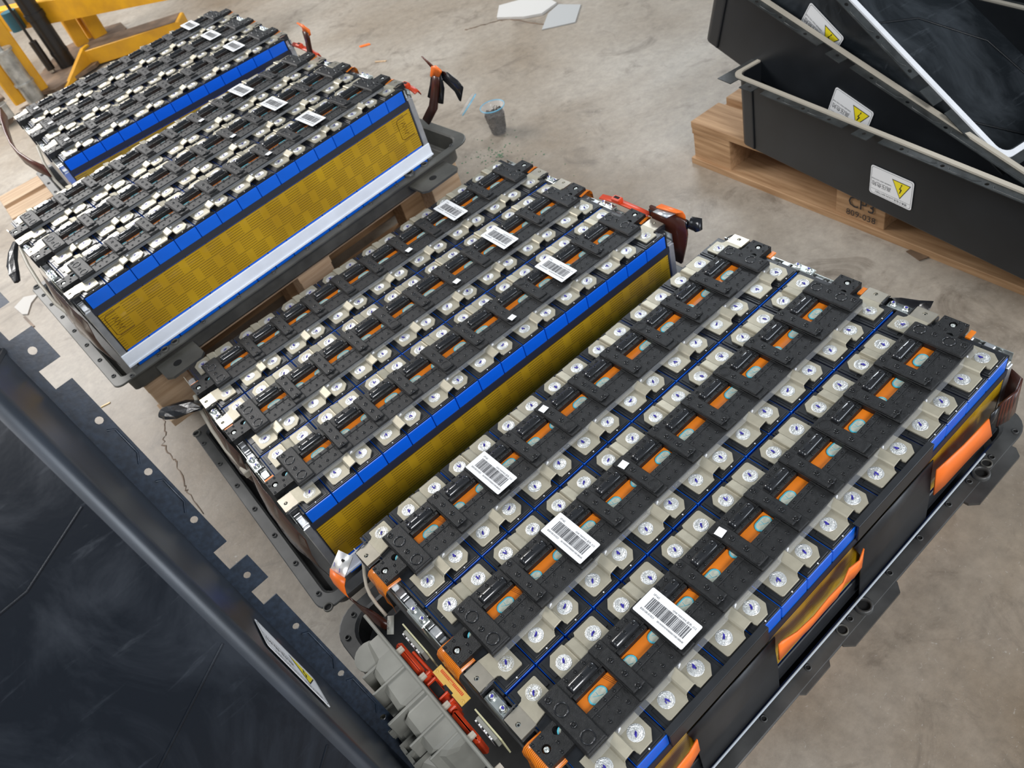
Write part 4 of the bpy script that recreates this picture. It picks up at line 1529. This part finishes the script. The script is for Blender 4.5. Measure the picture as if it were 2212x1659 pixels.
r = T('flexible_strap', 'dark brown strap looping out from the near end of the farthest pack', 'busbar', L2W(3, -.08, -.1, -.02), group='flexible foil straps at the pack ends')
mb = MB()
mb.sheet([[L2W(3, u, y, z + .018), L2W(3, u - .002, y, z - .018)] for u, y, z in ((-.060, .120, .010), (-.080, .060, -.005), (-.094, -.03, -.015), (-.102, -.12, -.022), (-.100, -.20, -.03), (-.088, -.27, -.04), (-.070, -.33, -.05))], .005, 'braid', (1, 0, 0))
part('foil', mb, r)
mb = MB()
mb.sheet([[L2W(3, -.075, .085, .032), L2W(3, -.066, .090, .034)], [L2W(3, -.050, .150, .020), L2W(3, -.036, .145, .024)]], .002, 'silver')
part('lug', mb, r)


def crumple(label, base, pts, m='tape', rad=.02):
    r = T('taped_cable_end', label, 'taped cable', pts[0], group='cable ends wrapped in black tape')
    mb = MB()
    n = 9
    R = []
    P3 = [Vector(p) for p in pts]
    for i, p in enumerate(P3):
        d = (P3[min(i + 1, len(P3) - 1)] - P3[max(i - 1, 0)]).normalized()
        a = d.cross(Vector((0, 0, 1))).normalized()
        b = d.cross(a)
        k = base[i]
        R.append([tuple(p + (a * cos(2 * pi * j / n) * 1.25 + b * sin(2 * pi * j / n) * .55) * k * random.uniform(.75, 1.2)) for j in range(n)])
    mb.loft(R, m, True, True)
    part('wrap', mb, r)


crumple('crumpled black tape wrapped round a cable end beside the middle pack', (.008, .017, .020, .016, .010),
        [L2W(1, -.050, .0, -.040), L2W(1, -.068, .035, -.052), L2W(1, -.090, .062, -.058), L2W(1, -.112, .085, -.062), L2W(1, -.126, .104, -.066)])
crumple('crumpled shiny tape round a cable end of the yellow filmed pack', (.007, .012, .013, .011, .006),
        [L2W(2, -.050, .06, -.040), L2W(2, -.072, .045, -.052), L2W(2, -.088, .015, -.062), L2W(2, -.100, -.022, -.070), L2W(2, -.106, -.05, -.078)])
r = T('black_tape_flap', 'flat black tape flap at the far end of the nearest pack', 'tape', (.86, -.28, -.02))
mb = MB()
mb.sheet([[(.856, -.246, -.006), (.852, -.250, -.020)], [(.862, -.268, .001), (.852, -.270, -.022)], [(.868, -.295, .004), (.856, -.292, -.018)], [(.872, -.316, .010), (.862, -.314, -.012)]], .0015, 'tape', (.3, 0, .9))
part('flap', mb, r)

# brown glossy film and cables bulging at the near pack ends
for k, (ya, yb) in ((1, (.02, -.17)), (1, (-.20, -.45)), (2, (-.10, -.44))):
    r = T('loose_film', {(1, .02): 'glossy brown film bulging from the near end of the middle pack, by the crumpled tape',
                         (1, -.20): 'glossy brown film bulging from the near end of the middle pack, by the silver lug',
                         (2, -.10): 'glossy brown film bulging from the near end of the yellow filmed pack'}[(k, ya)], 'plastic film', L2W(k, -.06, (ya + yb) / 2, -.15), group='loose brown films at the pack ends')
    rows = []
    for i in range(9):
        t = i / 8
        y = ya + (yb - ya) * t
        bl = sin(pi * t) ** .6
        rows.append([L2W(k, -.052 - .004 * bl + random.uniform(-.001, .001), y, -.060 + .01 * bl), L2W(k, -.060 - .012 * bl, y, -.095 - .01 * random.random()),
                     L2W(k, -.062 - .014 * bl + random.uniform(-.002, .002), y, -.140), L2W(k, -.058 - .008 * bl, y, -.185)])
    mb = MB(); mb.sheet(rows, .0006, 'brownfilm', (-1, 0, 0)); part('film', mb, r)
for k, pts, lab in ((1, ((-.052, .06, -.05), (-.060, .02, -.062), (-.066, -.04, -.075), (-.068, -.10, -.09), (-.062, -.16, -.11)), 'pale cable sagging along the near end of the middle pack'),
                    (2, ((-.052, .02, -.045), (-.064, -.06, -.055), (-.072, -.15, -.068), (-.074, -.24, -.085), (-.064, -.31, -.11)), 'pale cable sagging along the near end of the yellow filmed pack'),
                    (3, ((-.052, -.18, -.03), (-.066, -.26, -.05), (-.072, -.33, -.08), (-.066, -.40, -.11)), 'pale cable at the near end of the farthest pack')):
    r = T('sagging_cable', lab, 'cable', L2W(k, *pts[2]), group='sagging cables at the pack ends')
    mb = MB(); mb.tube([L2W(k, *p) for p in pts], .0042, 'beige', 8); part('sheath', mb, r)
    mb = MB(); p = L2W(k, *pts[-1]); mb.box(p[0] - .008, p[0] + .008, p[1] - .012, p[1] + .012, p[2] - .008, p[2] + .008, 'beige', .002); part('plug', mb, r)

# ------------------------------------------------------------------ yellow stacker at the back left
st = T('stacker', 'yellow hydraulic stacker with black cylinder standing behind the farthest pack', 'stacker', (.55, 4.55, FLOOR))


def beam(name, a, b, w, h, m, root=st, bev=.004):
    """box beam from a to b (bottom centre), width w, height h"""
    a, b = Vector(a), Vector(b)
    d = (b - a); L = d.length; d.normalize()
    s_ = d.cross(Vector((0, 0, 1))).normalized()
    u_ = s_.cross(d)
    mb = MB()
    mb.box(0, L, -w / 2, w / 2, 0, h, m, bev)
    mb.v = [tuple(a + d * x + s_ * -y + u_ * z) for x, y, z in mb.v]
    mb.f = [f for f in mb.f]
    return part(name, mb, root)


beam('cross_beam', (.30, 4.98, -.165), (1.35, 3.58, -.165), .075, .115, 'stackyel')
for nm, x, y, w, d in (('mast', .345, 4.335, .085, .06), ('mast', .735, 4.745, .075, .06), ('mast', .80, 4.79, .03, .05), ('mast', .845, 4.735, .085, .06), ('mast', .22, 4.30, .06, .06)):
    mb = MB()
    mb.box(x - w / 2, x + w / 2, y - d / 2, y + d / 2, FLOOR + .03, .75, 'stackyel', .008)
    part('mast', mb, st)
mb = MB(); mb.cyl((.29, 4.22, FLOOR + .03), .045, .26, 'rollersteel', 20); mb.cyl((.29, 4.22, FLOOR + .29), .055, .012, 'rollersteel', 20); mb.cyl((.29, 4.22, FLOOR + .12), .052, .010, 'rollersteel', 20)
mb.cyl((.29, 4.22, FLOOR + .30), .012, .5, 'rollersteel', 10); part('roller', mb, st)
mb = MB(); mb.cyl((.565, 4.50, FLOOR + .03), .047, .55, 'cyl', 22); mb.cyl((.565, 4.50, FLOOR + .10), .050, .02, 'cyl', 22); mb.cyl((.565, 4.50, FLOOR + .30), .054, .03, 'cyl', 22); part('hydraulic_cylinder', mb, st)
mb = MB(); mb.cyl((.475, 4.50, FLOOR + .05), .022, .16, 'cyl', 14); mb.cyl((.475, 4.50, FLOOR + .21), .008, .25, 'cyl', 10); mb.cyl((.475, 4.50, FLOOR + .035), .014, .02, 'zinc', 10); part('valve', mb, st)
mb = MB(); mb.cyl((.47, 4.62, FLOOR + .26), .040, .10, 'teal', 16); part('fitting', mb, st)
mb = MB()
mb.prism([(.40, 4.22), (.66, 4.28), (.98, 4.62), (1.0, 4.78), (.90, 4.86), (.62, 4.86), (.26, 4.38)], FLOOR + .012, FLOOR + .03, 'grime')
part('base_plate', mb, st)
beam('leg', (.68, 4.40, FLOOR + .012), (1.16, 4.07, FLOOR + .012), .14, .085, 'stackyel')
mb = MB()
mb.v = []
mb.box(0, .55, -.068, .068, 0, .002, 'grime')
a0, b0 = Vector((.69, 4.395, FLOOR + .0972)), Vector((1.74, 3.667, FLOOR + .0972)); d0 = (b0 - a0).normalized(); s0 = d0.cross(Vector((0, 0, 1)))
mb.v = [tuple(a0 + d0 * x - s0 * y + Vector((0, 0, z))) for x, y, z in mb.v]
part('leg_top_plate', mb, st)
mb = MB()
mb.loft([[(.45, 4.20, FLOOR + .012), (.70, 4.36, FLOOR + .012), (.70, 4.36, FLOOR + .11), (.66, 4.335, FLOOR + .11)], [(.44, 4.225, FLOOR + .012), (.69, 4.385, FLOOR + .012), (.69, 4.385, FLOOR + .11), (.65, 4.36, FLOOR + .11)]], 'stackyel', True, True)
part('gusset', mb, st)
r = T('pallet_jack_wheel', 'dirty caster wheel and bracket beside the stacker at the left edge', 'wheel', (.12, 4.2, FLOOR))
mb = MB(); mb.cyl((.10, 4.15, FLOOR + .045), .045, .04, 'grime', 20, axis='y'); part('wheel', mb, r)
mb = MB(); mb.box(.05, .15, 4.135, 4.148, FLOOR + .03, FLOOR + .12, 'rollersteel', .003); mb.box(.05, .15, 4.195, 4.208, FLOOR + .03, FLOOR + .12, 'rollersteel', .003); mb.box(.04, .16, 4.13, 4.21, FLOOR + .12, FLOOR + .135, 'grime', .003); part('fork', mb, r)

# ------------------------------------------------------------------ plastic cup of screws
cu = T('plastic_cup', 'clear plastic cup with hinged lid, standing on the floor full of dark screws', 'cup', (1.300, 1.470, FLOOR))
mb = MB()
n = 28
pr1 = [(.0265, .0), (.0275, .004), (.0405, .098), (.0435, .100), (.0435, .103), (.040, .103), (.0260, .004), (.0, .004)]
mb.loft([[(1.300 + r_ * cos(2 * pi * i / n), 1.470 + r_ * sin(2 * pi * i / n), FLOOR + z_) for i in range(n)] for r_, z_ in pr1], 'clearp', smooth=True)
part('body', mb, cu)
mb = MB()
mb.loft([[(1.300 + r_ * cos(2 * pi * i / n), 1.470 + r_ * sin(2 * pi * i / n), FLOOR + z_) for i in range(n)] for r_, z_ in ((.0438, .100), (.0445, .1035), (.0425, .104), (.0420, .101))], 'bluep', smooth=True)
part('rim', mb, cu)
mb = MB()
for pr2, m_ in ((((.042, 0), (.0435, .006), (.041, .012), (.0, .014)), 'clearp'), (((.0435, -.001), (.0445, .002), (.0425, .003)), 'bluep')):
    cc = Vector((1.258, 1.545, FLOOR + .112))
    ax = Vector((-.3, .45, .55)).normalized()
    e1 = ax.cross(Vector((0, 0, 1))).normalized(); e2 = ax.cross(e1)
    mb.loft([[tuple(cc + e1 * r_ * cos(2 * pi * i / n) + e2 * r_ * sin(2 * pi * i / n) + ax * z_) for i in range(n)] for r_, z_ in pr2], m_, smooth=True)
part('hinged_lid', mb, cu)
mb = MB()
rnd = random.Random(5)
for i in range(420):
    z_ = rnd.uniform(.006, .085)
    R_ = (.0262 + .0135 * z_ / .098) * .93
    ph = rnd.uniform(0, 2 * pi)
    rr0 = R_ * (1 if z_ < .078 and rnd.random() < .75 else math.sqrt(rnd.random()) * .95)
    c = Vector((1.300 + rr0 * cos(ph), 1.470 + rr0 * sin(ph), FLOOR + z_))
    d = Vector((rnd.uniform(-1, 1), rnd.uniform(-1, 1), rnd.uniform(-.6, .6))).normalized() * .0055
    t_ = Vector((-sin(ph), cos(ph), rnd.uniform(-1, 1))).normalized() * .0055
    d = t_ if rr0 > R_ * .9 else d
    mb.tube([tuple(c - d), tuple(c + d * .8), tuple(c + d * .85), tuple(c + d)], [.0009, .0011, .0022, .0018], 'screwdark', 5)
mb.cyl((1.300, 1.470, FLOOR + .005), .024, .068, 'screwdark', 20, .033)
part('screws', mb, cu)['kind'] = 'stuff'

# ------------------------------------------------------------------ bits on the floor
def flat(name, label, cat, pts, m, t=.002, group=None, lift=0.0):
    c = sum((Vector((x, y, 0)) for x, y in pts), Vector()) / len(pts)
    r = empty(name, (c.x, c.y, FLOOR))
    tag(r, label, cat, group)
    mb = MB()
    mb.prism([(x - c.x, y - c.y) for x, y in pts], .0004 + lift, .0004 + lift + t, m)
    put('sheet', mb.mesh(name), r)
    return r


flat('broken_panel', 'pale broken panel lying on the floor at the top of the picture', 'panel', [(1.93, 2.23), (2.02, 2.32), (2.17, 2.20), (2.13, 2.05), (2.03, 2.04), (1.98, 2.10)], 'paper', .010)
flat('grey_offcut', 'grey sheet offcut lying beside the pale broken panel', 'sheet', [(2.05, 2.02), (2.13, 2.04), (2.16, 1.93), (2.03, 1.83), (1.93, 1.93)], 'greysheet', .004)
flat('metal_plate', 'small rusty metal plate on the floor near the pallet of lids', 'plate', [(1.412, .012), (1.452, -.008), (1.440, -.052), (1.398, -.030)], 'grime', .003)
flat('orange_scrap', 'small orange scrap on the pale floor', 'scrap', [(1.49, 2.74), (1.53, 2.71), (1.525, 2.69), (1.485, 2.72)], 'hvorange', .003)
flat('wood_splinter', 'thin wood splinter on the pale floor', 'splinter', [(1.43, 2.51), (1.46, 2.455), (1.45, 2.452), (1.425, 2.50)], 'wood2', .003)
flat('paper_scrap', 'crumpled pale paper scrap on the floor left of the yellow filmed pack', 'paper', [(-.345, 2.30), (-.30, 2.33), (-.255, 2.29), (-.29, 2.26), (-.32, 2.20), (-.335, 2.22)], 'paper', .004)
flat('straw', 'thin dry stick lying on the floor beside the leaning lid', 'stick', [(-.338, 2.20), (-.330, 2.20), (-.322, 2.10), (-.330, 2.10)], 'grime', .003)
flat('yellow_straw', 'short yellow straw on the shaded floor between lid and pallets', 'stick', [(-.292, 1.452), (-.288, 1.456), (-.262, 1.450), (-.264, 1.445)], 'gold', .002)
mb = MB()
rnd = random.Random(11)
for i in range(150):
    a_, q = rnd.uniform(0, 2 * pi), abs(rnd.gauss(0, .13))
    x, y = 1.20 + q * cos(a_) * .8, 1.36 + q * sin(a_)
    s_ = rnd.uniform(.001, .0045)
    mb.add([(x + s_ * rnd.uniform(.6, 1.2) * cos(t), y + s_ * rnd.uniform(.6, 1.2) * sin(t), FLOOR + .001) for t in (0, 1.2, 2.5, 3.6, 5)] + [(x, y, FLOOR + .001 + s_ * .5)],
           [(0, 1, 5), (1, 2, 5), (2, 3, 5), (3, 4, 5), (4, 0, 5)], 'green')
o = put('green_crumbs', mb.mesh('green_crumbs'))
tag(o, 'scattered green plaster crumbs on the floor around the cup', 'crumbs', kind='stuff')

# printed loops at both ends of the yellow film, and dark smudges where it is burnt
fm_root = [o for o in bpy.data.objects if o.name.startswith('heater_film')]
for o in fm_root:
    if not (o.parent and o.parent.parent is None):
        continue
    if abs(o.parent.location.z - (PACK[2][2] + BASEZ)) > .001:
        continue
    mb = MB(True)
    yv = .0910
    for u0, u1 in ((-.022, .018), (.790, .828)):
        pts = [(u1, -.062), (u0 + .006, -.062), (u0, -.068), (u0, -.112), (u0 + .006, -.118), (u1, -.118)]
        mb.tube([(u, yv, z) for u, z in pts], .0007, 'trace', 4)
        pts = [(u0 + .012 + (.012 if i % 2 else 0), -.076 - .0045 * i) for i in range(8)]
        mb.tube([(u, yv, z) for u, z in pts], .0007, 'trace', 4)
    t = put('printed_trace', mb.mesh('printed_trace'), o)
    t['kind'] = 'stuff'


def crack(pts, w, seed):
    rnd = random.Random(seed)
    fine = []
    for a, b in zip(pts[:-1], pts[1:]):
        for k in range(5):
            t = k / 5
            fine.append((a[0] + (b[0] - a[0]) * t + rnd.uniform(-.004, .004), a[1] + (b[1] - a[1]) * t + rnd.uniform(-.004, .004)))
    fine.append(pts[-1])
    mb = MB()
    mb.sheet([[(x - w * rnd.uniform(.3, 1), y, FLOOR + .0012), (x + w * rnd.uniform(.3, 1), y + w * .3, FLOOR + .0012)] for x, y in fine], .0008, 'grime')
    o = put('crack', mb.mesh('crack'), bpy.data.objects['floor'])
    return o


crack([(-0.173, 1.226), (-0.192, 1.171), (-0.214, 1.135), (-0.213, 1.07), (-0.215, 1.037), (-0.23, 0.939), (-0.233, 0.916), (-0.233, 0.812)], .0022, 1)
crack([(1.803, 2.308), (1.845, 2.276), (1.88, 2.251), (1.922, 2.219), (1.951, 2.172), (1.963, 2.029), (1.976, 1.925)], .006, 2)
